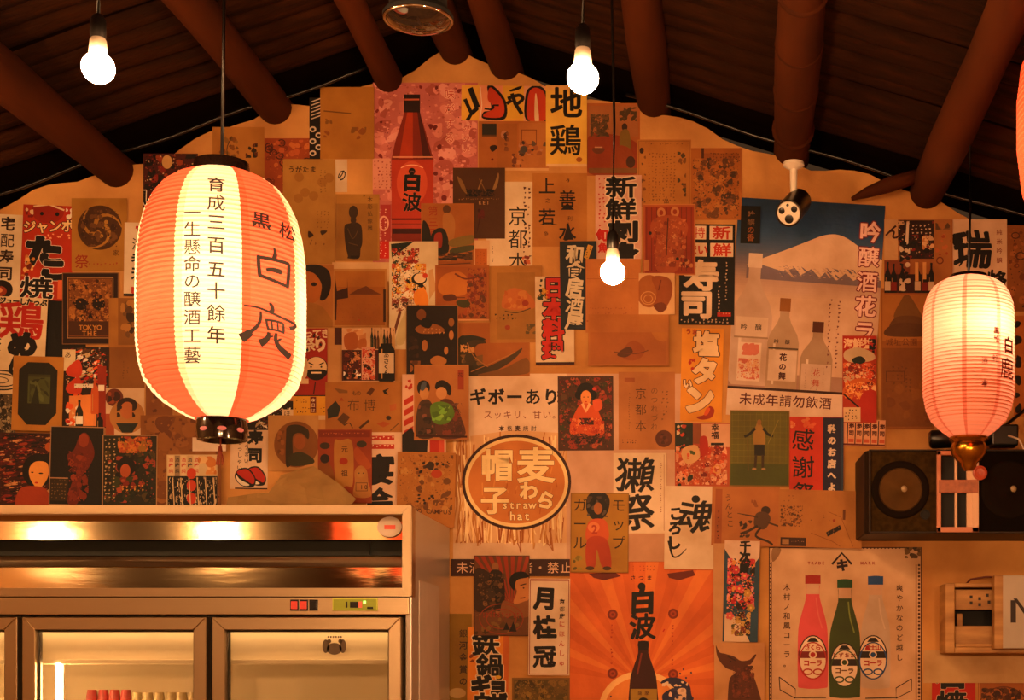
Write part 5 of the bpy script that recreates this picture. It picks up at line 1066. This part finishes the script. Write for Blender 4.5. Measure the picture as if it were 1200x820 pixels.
a.t('塩', 827, 403, 30, 'e4ccaa', wgt=.03, bold=.9, out=('5c3418', 2)).t('タ', 826, 435, 31, 'e4ccaa', wgt=.04, bold=1.3, out=('5c3418', 2)).t('ン', 820, 468, 34, 'e4ccaa', wgt=.05, bold=1.6, out=('5c3418', 2)).t('うま', 806, 389, 7, 'a83c20', 7, h=True, wgt=.04).b(806, 420, 814, 434, 8, 1.2, 2.4, ['b83c20']).t('い', 806, 450, 11, 'e4ccaa', wgt=.06, out=('5c3418', 1)).s_([(832, 476), (838, 480), (835, 489), (824, 492), (817, 489), (826, 486)], 'a8401c').s_([(829, 478), (833, 479), (830, 486), (826, 486)], 'd86c38').l([(797, 386), (797, 494)], 1, 'e0b868')
a = S('sticker', 'small black vertical sticker on the upper left of the mountain poster', 868, 242, 891, 286, '0e0c0b', rot=1.5, cat='sticker')
a.t('吟醸', 880, 252, 9, '8c6c50', 9, wgt=.03).t('の香', 880, 270, 9, '9c6434', 9, wgt=.02)
# ======================= right top =======================
a = S('postcard', 'brown castle map card under the dark sake collage, left of the pink lantern', 1032, 338, 1094, 503, 'a06c30')
a.r(1034, 343, 1092, 400, 'b07c3c').s_([(1048, 374), (1056, 352), (1063, 345), (1072, 356), (1080, 376)], '84602e').s_([(1044, 388), (1050, 372), (1078, 372), (1086, 388)], '74522a').s_([(1040, 384), (1060, 378), (1090, 384), (1090, 394), (1040, 394)], '6c4a26').t('城址公園', 1042, 401, 9, '7c4c24', 9.5, h=True).r(1034, 408, 1092, 500, '8e5e28').box(1038, 435, 1060, 448, .8, '6a431c').mk(1046, 430, 1070, 460, '7c5224', 5, 3).b(1040, 440, 1090, 496, 14, 3, 8, ['865624', '96662c'])
a = S('poster', 'dark collage of sake bottles with white brush title left of the pink lantern cord', 1036, 258, 1116, 346, 'a8703c')
a.r(1036, 258, 1052, 305, 'c8a47c').t('ん', 1047, 272, 18, '4a1c14', wgt=.02, rot=20).r(1054, 259, 1094, 304, '3c1c14').b(1052, 260, 1094, 304, 40, 2, 5, ['K', '2c1410', '8c2c1c', 'c8a888', '4c201a']).r(1066, 260, 1092, 276, '3c1812').mk(1068, 264, 1092, 274, 'd0b8a0', 5, 3, gap=0).p([(1062, 262), (1065, 260), (1064, 286), (1060, 290)], 'd8c4b0').b(1080, 278, 1094, 300, 12, 2, 4, ['d8b48c', 'c08858', '8c3420']).r(1036, 306, 1066, 342, '8c4c28').r(1036, 322, 1094, 344, '4c2018')
for cx in (1040, 1047, 1057, 1075, 1083, 1091): a.bottle(cx, 308+(cx % 5), 344, 7.5, 'K', '1c1210', 'd0b8a0' if cx % 3 else '8c2c1c', ly=(.62, .92))
a.b(1054, 284, 1066, 342, 22, 1.5, 4, ['K', 'd0bca8', 'K']).r(1072, 308, 1076, 330, 'd8a870').r(1081, 308, 1085, 328, 'd8a870').r(1094, 259, 1115, 345, 'a87440').e(1101, 306, 4.4, 4.4, '7c3c1c').e(1101, 306, 3, 3, 'a87440').b(1096, 262, 1114, 270, 6, 2, 5, ['6a4c30', '8c6440']).b(1096, 274, 1114, 300, 10, 1.5, 3, ['a05430', 'b87040'])
a = S('poster', 'white poster with one large black brush character behind the pink lantern cord', 1115, 257, 1180, 345, 'd0b49c')
a.t('瑞', 1139, 292, 46, 'K', sx=1, wgt=.02, bold=2, wob=.04, rot=-6).e(1122, 282, 6.5, 7, 'K').l([(1126, 288), (1128, 304), (1124, 312)], 5, 'K', sm=True, taper=True).t('峰', 1168, 328, 24, 'K', bold=1, wob=.03, rot=12).t('純米吟醸', 1171, 272, 7, '8c3424', 11)
a = S('postcard', 'brown patterned card at the far right behind the pink lantern', 1179, 264, 1216, 365, '94602c'); a.b(1182, 268, 1214, 360, 26, 2, 5, ['7c4820', 'a8703c', '4c2c18']).ring(1196, 300, 6, 5, 1.5, '5c3418', 18).ring(1190, 276, 5, 4, 1.2, '5c3418', 18)
a = S('banner', 'orange strip with black brush marks at the far right of the pink lantern', 1188, 370, 1216, 488, 'b87838')
a.b(1190, 374, 1197, 484, 9, 3, 5.5, ['K'])
a = S('flyer', 'small strip of five red-lettered wooden tags left of the speaker top', 988, 492, 1037, 523, 'd8a888', rot=2)
for k in range(5): x = 993+k*9; a.r(x-.6, 493, x+.6, 522, '4c1c14').t('寿司', x+4.5, 500, 6.5, '5c1c14', 8, wgt=.04).r(x+1.5, 515, x+7.5, 519, 'c86a48')
a.r(988, 520.5, 1037, 522.5, '7c2c1c')
a = S('banner', 'narrow red seafood banner with a rice bowl at the right edge of the mountain poster', 987, 394, 1027, 496, 'b04424')
a.r(987, 395, 1026, 411, 'b83420').t('海鮮丼', 994, 403, 12, 'e8c8a8', 11, h=True, wgt=.03, bold=.5).b(1018, 398, 1026, 416, 9, 1.5, 3, ['K']).s_([(990, 412), (1006, 408), (1022, 414), (1024, 422), (1004, 426), (990, 422)], 'c8b498').s_([(998, 422), (1008, 418), (1014, 424), (1004, 428)], '2c3830').b(988, 426, 1026, 448, 40, 2, 4.5, ['d0582c', 'e0b890', '8c2c1c', 'c8a888', 'd87848']).s_([(988, 456), (998, 446), (1014, 444), (1026, 452), (1026, 466), (990, 466)], 'c87034').b(990, 448, 1026, 468, 34, 2, 4.5, ['d88438', 'e0a060', 'b84420', '7c2818', 'e8c090']).s_([(1010, 462), (1026, 460), (1026, 494), (1006, 488)], 'b4341c').l([(988, 462), (1006, 478)], 2, '3c1410').r(988, 478, 1008, 495, 'd8bc98').mk(990, 480, 1006, 492, '4c2018', 4, 2.4)
# ======================= centre block, second band =======================
a = S('poster', 'red festival flyer with a shouting bearded face right of the large lantern', 344, 385, 384, 492, 'a82c1c')
a.t('よってき', 352, 391, 11, 'e0ccb0', 10, h=True, wgt=.04).t('祭り', 362, 404, 17, 'e0ccb0', 14, h=True, wgt=.04, bold=.5, rot=-6).r(344, 414, 383, 463, 'a83020').b(344, 386, 382, 412, 12, 1, 2.4, ['5c1c14', 'K']).e(371, 432, 14, 14, '2a1410', 28).e(371, 431, 12.5, 12.5, 'd8bc98', 28).s_([(360, 434), (382, 434), (378, 443), (371, 446), (364, 442)], '1c100c').r(365, 436, 377, 438, 'e0ccb0').l([(362, 425), (368, 428)], 1.4, 'K').l([(380, 425), (374, 428)], 1.4, 'K').e(365, 430, 1.2, 1.2, 'K', 8).e(377, 430, 1.2, 1.2, 'K', 8).s_([(352, 428), (360, 420), (360, 440), (352, 446)], 'd0b490').r(346, 444, 362, 450, 'd8bc98').l([(370, 448), (368, 462)], 1.4, '4c140e').r(344, 463, 383, 464.4, '3c1410').r(344, 464.4, 383, 487, 'd8a834').r(364, 465, 371, 484, '7c2818').t('本日は', 367.5, 469, 5, 'e0ccb0', 6).mk(347, 468, 362, 474, '7c5c20', 3, 2, vert=False).mk(346, 478, 382, 486, '4c2c14', 4, 2, vert=False, gap=.3).r(344, 487, 383, 492, 'd8c0a0')
a = S('poster', 'sake bottle flyer with white-labelled dark bottle above the tan cloth fair card', 402, 385, 464, 448, 'd4b08c')
a.r(402, 411, 464, 447, '5c2418').b(403, 386, 430, 408, 10, 2, 6, ['c89060', 'd8a878', 'e0c0a0']).s_([(405, 394), (418, 391), (421, 408), (407, 410)], 'b06c34').s_([(421, 400), (430, 398), (430, 409), (421, 409)], 'b87840')
for k in range(8): a.bottle(437+k*3.6, 385+(k % 3)*2, 410, 3.4, ['2c4034', 'K', '6a4420', 'c0a070'][k % 4], 'K')
a.b(404, 412, 424, 445, 26, 2, 5, ['3c1812', 'K', '8c4424', 'c89060', '5c1c14']).b(404, 434, 424, 446, 8, 1.5, 3, ['K', 'W']).r(425, 408, 441, 446, 'd0a088').b(426, 410, 441, 446, 30, 1.5, 3.4, ['b84430', 'c86448', '2c1410', 'd8b098']).bottle(454, 404, 448, 19, '14100e', '14100e', 'd8c4ac', ly=(.25, .78), sh=.12, neck=.6).t('あさくん', 454, 417, 7, '2a1812', 6.8, wgt=.03)
a = S('postcard', 'wide tan card with scattered scraps and thin characters for a cloth fair', 382, 448, 474, 512, 'b07c3c')
a.t('布博', 415, 475, 15, '5c4428', 19, h=True, wgt=-.008).t('もの', 416, 461, 6, '6c5030', 5, h=True)
for pts, c in (([(384, 480), (394, 470), (400, 478), (397, 488), (385, 491)], '3c3c34'), ([(396, 492), (403, 484), (411, 489), (404, 499)], '6c4c28'), ([(430, 461), (436, 454), (440, 457), (435, 464)], '6c4420'), ([(392, 455), (408, 458), (408, 461), (398, 461)], '8c6434'), ([(449, 458), (457, 455), (453, 459), (456, 463), (451, 462)], '2c241c'), ([(457, 475), (465, 473), (465, 480), (458, 482)], 'b4703c'), ([(421, 501), (432, 492), (434, 494), (423, 503)], '5c4020'), ([(398, 470), (401, 466), (404, 470)], 'a85c30'), ([(442, 497), (450, 494), (458, 497), (450, 501)], 'b06434')): a.p(pts, c)
a.e(456, 490, 3, 2.6, '4a3c2c').l([(404, 499), (410, 496), (414, 502)], 1, '4a3c2c', sm=True).l([(458, 505), (468, 496)], 1.2, '7c5828')
a = S('banner', 'narrow red and white striped banner peeping left of the two girls card', 473, 440, 524, 534, 'd4b098')
for k in range(4): a.p([(475, 470+k*12), (486, 464+k*12), (486, 471+k*12), (475, 477+k*12)], 'b84028')
a.b(475, 445, 485, 465, 5, 1.5, 2.6, ['b84028']).p([(473, 510), (484, 502), (492, 520), (492, 534), (473, 534)], '241a18').p([(505, 516), (516, 514), (516, 532), (505, 532)], 'b83c28').p([(490, 516), (503, 514), (502, 532), (492, 532)], '2c1c1c').r(516, 514, 522, 532, 'c86048')
a = S('postcard', 'tan card of two black-haired girls face to face with green leaves between', 487, 429, 551, 517, 'b4804a')
a.r(489, 431, 549, 515, 'b27c48').r(538, 435, 545, 458, 'a04c2c').t('花', 541, 441, 6, '6a2c1c').e(498, 456, 7.5, 9, '2c241c').e(499, 462, 5.4, 7.5, 'c49460').s_([(513, 450), (521, 447), (530, 454), (529, 465), (520, 459), (512, 457)], '2c2018').e(519, 462, 6.5, 7, 'c89868').s_([(492, 476), (504, 470), (512, 486), (512, 512), (490, 512)], '5c4432').s_([(516, 474), (530, 470), (540, 486), (546, 512), (514, 512)], '6a4434').b(492, 474, 510, 510, 18, 1.5, 4, ['4c3c30', '8c5c48', '3c3028']).b(520, 474, 544, 512, 24, 1.5, 4, ['8c4c38', '5c3c30', '7c5444']).s_([(506, 478), (516, 472), (530, 476), (534, 488), (524, 498), (510, 496)], '6a8c38').b(508, 476, 530, 494, 16, 1.8, 4.5, ['7cac48', '98c060', '5c7c34', '88b850']).e(498, 454, 3, 6, '5a6470', rot=20).l([(489, 512), (549, 513)], 2.4, '4c2418')
a = S('postcard', 'round brown portrait medallion on a pale card above the crumpled sheet', 315, 487, 374, 552, 'c49c64')
a.e(348, 521, 26, 27, '94642e', 40).s_([(338, 500), (350, 498), (362, 504), (362, 515), (354, 508), (344, 512), (344, 540), (336, 546), (336, 510)], '4a3c1e').e(352, 518, 7, 9, 'a86a34').s_([(340, 534), (354, 530), (368, 538), (366, 544), (342, 546)], '4c4824').b(326, 505, 334, 535, 8, 2, 4, ['a8743c', '845824'])
a = S('poster', 'white banner of thick black characters for banquet beside the red cat card', 430, 507, 472, 600, 'd8bca6')
a.r(436, 511, 463, 516.5, 'b83c28').r(436, 521, 463, 526.5, 'b83c28').mk(437, 512, 462, 516, 'e0c0a8', 4, 3, vert=False, gap=0).mk(437, 522, 462, 526, 'e0c0a8', 4, 3, vert=False, gap=0).t('宴', 446, 551, 36, 'K', sx=.95, wgt=.02, bold=1.6, wob=.02).t('会', 446, 588, 34, 'K', sx=.95, wgt=.02, bold=1.5, wob=.02)
a = S('postcard', 'red-brown card of old shop signs and a beckoning doll', 374, 504, 437, 590, 'a05028')
a.r(375, 505, 435, 513, '8c3c20').mk(380, 508, 430, 511, 'c07848', 4, 2, vert=False, gap=.1).s_([(375, 545), (390, 548), (396, 590), (375, 590)], '946024').r(395, 518, 414, 568, 'b48444').s_([(393, 520), (400, 517), (414, 519), (415, 566), (408, 570), (395, 567)], 'b88a48').e(404, 541, 5, 4, 'b04424').t('元', 405, 527, 8, '5c3418').t('祖', 405, 555, 8, '5c3418').e(382, 523, 6, 4, '4c3c28').e(425, 521, 6, 4, '4c4430').e(382, 538, 5.5, 5.5, '3c2c28').s_([(416, 528), (422, 526), (436, 545), (430, 550), (418, 540)], 'b0602c').s_([(417, 552), (424, 546), (431, 552), (433, 566), (436, 582), (416, 582), (417, 566)], 'b48448').e(424, 555, 5, 5, 'b88c50').e(422, 555, .8, .8, 'K', 6).e(427, 555, .8, .8, 'K', 6).box(418, 566, 432, 576, .7, '6c4424').t('10', 425, 571, 7, '4c2c18', 5, h=True)
a = S('postcard', 'tan illustrated campus map card at the upper right corner of the fridge', 467, 531, 535, 618, 'b4803e', rot=1.2)
a.b(469, 534, 532, 600, 60, 1.5, 4.5, ['a07036', '8c5c2c', 'b88848', '7c5428', 'c09454']).b(484, 538, 528, 560, 14, 1, 2.6, ['3c2c20', '5c3c20', '2c2018']).s_([(500, 548), (504, 542), (510, 544), (508, 552)], '4a3828').e(513, 556, 6.5, 5, 'b8532c').b(490, 580, 512, 592, 8, 1, 2.4, ['3c2c20']).t('KYOTO CAMPUS', 474, 599, 7.5, '5c3c20', 5, h=True, wgt=.01, sl=.1)
a = S('postcard', 'card of a woman in orange kimono among red flowers', 654, 441, 719, 528, '5c3a24', rot=-.4)
a.b(656, 443, 717, 526, 110, 2, 5, ['8c3420', '4c4c28', 'a0442c', '3c3420', 'b0603c', '6c5030', '5c2c1c']).e(687, 458, 10.5, 9.5, '1c1210', 26).e(679, 463, 5, 5, '1c1210').e(695, 463, 5, 5, '1c1210').e(687, 466, 6.2, 8.4, 'd89458').s_([(681, 474), (693, 474), (702, 484), (708, 502), (704, 510), (672, 510), (668, 500), (674, 484)], 'c8602c').p([(681, 474), (687, 484), (693, 474), (690, 472), (687, 480), (684, 472)], 'e0b080').s_([(695, 470), (704, 468), (706, 478), (698, 482)], 'd0683c').r(679, 490, 696, 498, '4c2818').b(668, 490, 708, 508, 24, 1.5, 3.2, ['b84c28', 'd88850', 'a83c24']).b(666, 508, 710, 520, 26, 1.5, 3, ['2c1c18', '4c2c20', '8c4c34'], 1.6).e(684.5, 465.5, .9, .6, 'K', 6).e(689.5, 465.5, .9, .6, 'K', 6).e(687, 471, 1.3, .7, 'R', 8).e(697, 456, 2.4, 2, 'c84c38')
a = S('postcard', 'tan book-fair card with three thin dark characters and a brown seal', 725, 436, 791, 527, 'b88350')
a.t('京都本', 751, 461, 14, '3c2c1c', 19, wgt=-.01).t('のつれづれ', 767, 458, 9, '6c5034', 10.5, wgt=-.01).mk(776, 458, 786, 494, '8c6438', 5, 3).mk(737, 458, 741, 505, '8c6438', 4, 1.6, gap=.05).r(732, 443, 744, 448, 'a8683c').e(778, 514, 10, 10, '6c3c22', 32).b(772, 508, 784, 520, 8, 1, 2.4, ['5a3019', '7c4a2c']).mk(729, 515, 745, 519, '5c3c20', 3, 2, vert=False, gap=.1)
a = S('poster', 'white sheet with two huge black brush characters, the upper a water beast', 719, 531, 781, 658, 'dcc8b0')
a.r(719, 625, 781, 658, 'c49c80').t('獺', 745, 556, 43, 'K', sx=1.1, wgt=.015, bold=.7, wob=.03).t('祭', 746, 600, 44, 'K', wgt=.03, bold=1.4, wob=.03).r(778, 533, 778.6, 622, 'b08070').mk(774, 537, 777, 600, '9c6c5c', 4, 1.8)
a = S('poster', 'crowded colourful lucky-figures collage below the yellow banner', 791, 496, 855, 570, 'b8603c')
a.r(791, 496, 812, 530, '2c3428').r(812, 497, 824, 520, '9c6038').r(822, 497, 855, 524, 'd4ac90').t('幸福', 838, 501, 9, '3c1c18', 9, wgt=.03).r(833, 519, 848, 522, '2c1814').b(793, 498, 810, 528, 14, 1.5, 3.4, ['d0b898', '3c4c38', '1c2018', 'b84c30']).b(792, 522, 852, 568, 75, 2, 5, ['c04c2c', 'd8784c', 'e0b090', '8c2818', 'c89070', 'd8a080']).s_([(800, 526), (816, 522), (820, 536), (808, 544), (800, 538)], 'd8b488').b(805, 528, 815, 538, 4, 1.5, 3, ['d87050', '5c6c3c']).s_([(820, 514), (828, 512), (830, 530), (822, 534)], 'b8381c').ring(840, 550, 5, 5, 1.6, 'd8a060', 18).b(794, 555, 812, 570, 8, 1.5, 4, ['2c2c20', '3c3c28'])
a = S('postcard', 'green grid card of a man standing with outspread arms', 855, 481, 925, 570, '74702a', rot=.5)
a.r(856, 544, 924, 569, '5c6426').box(855, 481, 925, 570, 1.2, '9a7c3c')
for k in range(10): a.l([(858+k*7, 484), (858+k*7, 544)], .3, '8c8434')
for k in range(9): a.l([(857, 486+k*7), (924, 486+k*7)], .3, '8c8434')
a.s_([(886, 498), (889, 492), (892, 498), (896, 508), (896, 522), (884, 522), (883, 508)], 'a88848').l([(885, 502), (878, 509), (872, 512)], 3, '2c2c1c', sm=True).l([(894, 502), (900, 509), (906, 511)], 3, '2c2c1c', sm=True).r(884, 521, 896, 534, '2c281a').l([(886, 533), (885, 548)], 3, '4c3c24').l([(894, 533), (894, 548)], 3, '4c3c24').e(889.5, 495, 2.6, 3.4, 'a07c44').e(884, 549.5, 2.6, 1.3, 'b09468').e(895, 549.5, 2.6, 1.3, 'b09468').l([(912, 492), (900, 520)], .8, '948a40').l([(876, 515), (877, 552)], .8, '8c6c34')
a = S('banner', 'orange-red and navy banner of black thanks characters with white side writing', 925, 489, 988, 590, 'c44c28', rot=.3)
a.r(925, 489, 963.5, 590, 'c8482a').b(926, 490, 962, 502, 14, 1.5, 4, ['d88858', 'e0a078', 'd87448']).t('感謝祭', 941, 516, 27, '241418', 31.5, wgt=.0, bold=.4, wob=.03).r(964, 490, 988, 590, '2c2c50').r(985, 490, 988, 590, '3c5068').t('私のお店へようこそ', 974.5, 503, 10, 'dccab8', 13.6, wgt=.04, bold=.3)
a = S('poster', 'white sheet with a sweeping black brush spirit character, curled at its foot', 779, 570, 838, 667, 'dcc8b2', rot=.8)
a.t('魂', 816, 605, 40, 'K', sx=1.05, wgt=.02, bold=1, wob=.03, rot=4).t('ころし', 792, 602, 17, 'K', 17, wgt=.02, bold=.9, rot=-6, sl=-1).l([(784, 634), (789, 652), (797, 651), (805, 643)], 3, 'K', sm=True, taper=True).e(815, 585, 5, 4.4, 'K')
a = S('postcard', 'tan card of a leaping brown monkey-like figure with slanted writing', 834, 571, 913, 640, 'b8804a', rot=1.2)
a.r(838, 574, 846, 640, 'a8683a').mk(841, 600, 845, 634, '5c2418', 5, 2.6, gap=.05).t('うんとこ', 853, 584, 9, '4c3424', 10, sl=1, wgt=-.005).e(897, 598, 5.4, 5, '4c3624').s_([(886, 602), (897, 600), (903, 608), (896, 620), (884, 616)], '6c5038').l([(888, 606), (876, 604), (864, 602)], 2.4, '5c4430', sm=True, taper=True).l([(888, 616), (878, 622), (868, 626)], 3, '4a3826', sm=True).l([(892, 618), (886, 628), (900, 634), (906, 638)], 2.6, '4a3826', sm=True).l([(900, 612), (912, 616)], 2, '5c4430').b(862, 610, 882, 630, 10, 1.2, 2.8, ['5c4430', '4a3826']).b(880, 586, 890, 596, 4, 1.5, 3, ['9c6438'])
a = S('postcard', 'tan sketch-map card with a dark strip in its corner, above the soda poster', 912, 575, 1010, 642, 'b8854a', rot=1.5)
a.b(914, 594, 940, 618, 26, .8, 2.4, ['5c4028', '8c5c34', '6c4c2c']).r(915, 631, 945, 641, '4c2c20').r(917, 633, 925, 639, 'a88458').mk(928, 635, 943, 638, 'a88458', 3, 1.5, vert=False, gap=0).p([(968, 624), (984, 615), (986, 620), (970, 629)], '34241a').mk(970, 617, 984, 626, 'b8854a', 6, 1.6).r(987, 597, 990, 609, '7c4c28').e(977, 610, 1.6, 1.6, 'a04c2c').l([(970, 600), (985, 606), (1000, 640)], .6, '94602c').l([(950, 625), (975, 634), (985, 640)], .6, '94602c').mk(918, 582, 932, 590, '8c6034', 5, 2, gap=.5).mk(950, 600, 980, 612, '94683a', 7, 2, gap=.6)
a = S('postcard', 'ochre card of an orange-trousered singer with thin black kana, below the straw hat logo', 669, 578, 737, 671, 'b08834', rot=.4)
a.box(669, 578, 737, 671, 1.2, '9c7830').s_([(690, 580), (704, 576), (714, 584), (713, 598), (706, 608), (694, 608), (687, 596)], '2c2420').b(688, 582, 714, 606, 20, 1.5, 3.6, ['3c302c', '5c4838', '1c1814', '6a5c50']).e(701, 596, 5, 7, 'a8703c').s_([(690, 612), (704, 608), (712, 614), (712, 634), (688, 634)], 'c86838').e(696, 618, 7, 6, 'd88c5c').t('2', 697, 620, 14, 'b04c2c', wgt=.03).s_([(689, 632), (711, 632), (717, 664), (706, 664), (700, 644), (698, 664), (688, 664)], 'b4502a').e(692, 666, 5, 2.4, '5c4024').e(712, 666, 5, 2.4, '5c4024').b(672, 650, 684, 668, 10, 1.5, 3.5, ['8c7c34', 'a09040', '6c6030'])
a.t('ガール', 680, 592, 17, '2c1c10', 22, wgt=.0).t('モップ', 725, 592, 17, '2c1c10', 22, wgt=.0)
# ======================= lower centre =======================
a = S('banner', 'ochre strip with faint vertical characters beside the fridge', 526, 719, 553, 860, '947420')
a.t('銀河金賞の', 543, 742, 10, '4c3414', 14, wgt=.02).e(536, 812, 10, 6, 'b89c6c')
a = S('banner', 'orange banner of thick black iron-pan dumpling characters at the bottom centre', 548, 735, 596, 860, 'dc9438', rot=.8)
a.r(589, 735, 596, 860, 'c87838').t('鉄', 569, 754, 32, 'K', sx=1.05, wgt=.02, bold=1.3, out=('e0ccb0', 2.4)).t('鍋', 574, 781, 31, 'K', sx=1.05, wgt=.02, bold=1.3, out=('e0ccb0', 2.4)).t('ギョ', 564, 803, 24, 'K', 20, h=True, wgt=.04, bold=1.2, out=('e0ccb0', 2.2)).t('ウザ', 566, 822, 22, 'K', 18, h=True, wgt=.04, bold=1, out=('e0ccb0', 2)).b(550, 765, 557, 776, 5, 1.5, 3, ['8c4c20']).e(584, 793, 3.5, 2, 'd8b038')
a = S('poster', 'print of a fierce-faced man under red and white rays beside the fridge', 556, 651, 621, 745, '7c5432')
a.b(557, 700, 620, 722, 30, 2, 5, ['8c5c34', '6c4828', 'a07044'])
for k in range(8): a.p([(600, 715), (622-k*9, 651), (617-k*9, 651)], 'a84c28')
a.s_([(557, 668), (575, 672), (582, 690), (578, 712), (557, 714)], '4a3420').e(581, 664, 4, 5, 'a07448').s_([(574, 672), (588, 670), (592, 690), (590, 712), (578, 712)], '3c2c1c').e(575, 696, 6, 7, '54402c').b(560, 672, 592, 712, 26, 1.5, 4, ['2c2018', '6a5030', '8c6840']).s_([(598, 680), (606, 672), (618, 674), (621, 686), (620, 702), (610, 710), (602, 706), (606, 692)], 'c48c58').s_([(597, 682), (602, 672), (614, 670), (620, 676), (606, 680), (603, 692)], '1c1410').l([(610, 686), (617, 684)], 1.2, 'K').e(614, 689, 1.2, .8, 'K', 6).l([(610, 701), (616, 700)], 1.3, '5c1c14').s_([(590, 704), (604, 708), (621, 704), (621, 722), (590, 722)], '94663c').b(557, 722, 620, 743, 20, 2, 5, ['6c5028', '5c4420', '8c6c38']).ring(588, 725, 18, 12, 1, 'a0502c', 30).ring(588, 725, 26, 18, 1, 'a0502c', 30).mk(566, 718, 612, 724, 'a0442c', 4, 3, vert=False, gap=0).p([(590, 738), (594, 729), (598, 738)], '2c2018').p([(597, 740), (602, 728), (606, 740)], '2c2018').box(556, 651, 621, 745, .8, '4c3018')
a = S('banner', 'white sake banner of three bold black characters with a red edge line', 620, 678, 668, 791, 'dcc8b4', rot=.6)
a.box(621, 679, 667, 790, .8, '9c3c2c').r(622, 678.5, 666, 681, 'b88878').t('月桂冠', 639, 701, 27, 'K', 34, wgt=.02, bold=1.4, wob=.015).t('京都府', 659, 705, 6.5, '3c2420', 8.4, wgt=.04).t('にほんしゅ', 659, 731, 7.5, 'b83828', 11.4, wgt=.01)
a = S('photo_card', 'faint greenish field photo card at the bottom centre', 600, 794, 668, 850, '8c6c34')
a.r(602, 796, 666, 850, '7c6430').b(603, 797, 665, 820, 40, 1.5, 5, ['6c5c2c', '94783c', '5c4c24', 'a0843f'])
a = S('banner', 'cream hanging cloth edge left of the floral blue banner', 836, 637, 862, 756, 'c8a078', cat='banner')
a = S('banner', 'blue and white floral banner with black characters, under the monkey card', 848, 634, 889, 752, '3c5c74', rot=1.4)
a.s_([(848, 634), (889, 634), (888, 654), (870, 668), (852, 650)], 'dcc4b4').p([(866, 724), (880, 752), (850, 752), (850, 720)], 'd8c0a8').b(852, 655, 884, 715, 66, 2.4, 5, ['c83c48', 'd8687c', '2c1c20', 'd89c54', 'e0a8a0', '1c1c28', 'b82c34', '3c2428']).b(858, 715, 880, 745, 24, 2, 4.5, ['6c6434', '2c241c', 'b8944c', '8c4c38', 'c8a868'])
for cx, cy, c in ((872, 675, 'd86870'), (862, 668, 'c84858'), (876, 695, 'c8a050'), (866, 690, 'd85c60'), (856, 722, 'd8706c'), (880, 712, 'b89848')):
    for k in range(5): a.e(cx+3*cos(k*1.257), cy+3*sin(k*1.257), 2, 2, c, 10)
    a.e(cx, cy, 1.4, 1.4, 'e0c070', 8)
a.t('千次郎', 872, 640, 13, 'K', 13, wgt=.03, bold=.7)
a = S('postcard', 'cream card with a brown deer-like animal with raised head at the bottom', 837, 753, 896, 860, 'c89c70')
a.s_([(839, 756), (843, 764), (850, 766), (860, 769), (868, 774), (878, 773), (884, 767), (886, 768), (880, 778), (876, 781), (886, 800), (892, 840), (856, 860), (854, 800), (862, 788), (850, 782), (841, 770)], '6a3c22').b(858, 780, 884, 818, 36, 1.5, 4, ['7c4428', '5c3018', '8c4c2c', '6a3820']).e(856, 775, 1, 1, 'K', 6).l([(853, 769), (862, 774)], 1.4, '4c2814')
a = S('poster', 'red poster scrap with bold black grill characters at the lower right corner', 1092, 777, 1143, 860, 'b82c20')
a.t('石', 1114, 792, 29, '1c1010', sx=1.3, wgt=.03, bold=1.6, out=('d8b8a0', 1.6)).t('焼', 1115, 823, 30, '1c1010', sx=1.3, wgt=.02, bold=1.3, out=('d8b8a0', 1.6)).t('ど', 1136, 788, 9, 'e0c8b0', bold=.4)
a = S('framed_print', 'tan card with a ring of dark trees at the lower right corner', 1146, 795, 1216, 860, 'a86c34')
a.ring(1176, 830, 30, 26, 1.4, '7c4820', 40).b(1150, 806, 1196, 822, 26, 2, 4.4, ['5c3418', '6c4420', '4c2c18']).e(1176, 840, 22, 14, 'b88048').box(1147, 796, 1215, 860, 1.2, 'c08c50')
a = S('paper_sheet', 'large plain pale sheet behind the wooden box at the lower right', 1082, 762, 1216, 800, 'c8aa80', cat='poster', curl=0, lift=-0)
for q in SHEETS: q.done()
bpy.data.objects.remove(_fo); bpy.data.curves.remove(_fc)
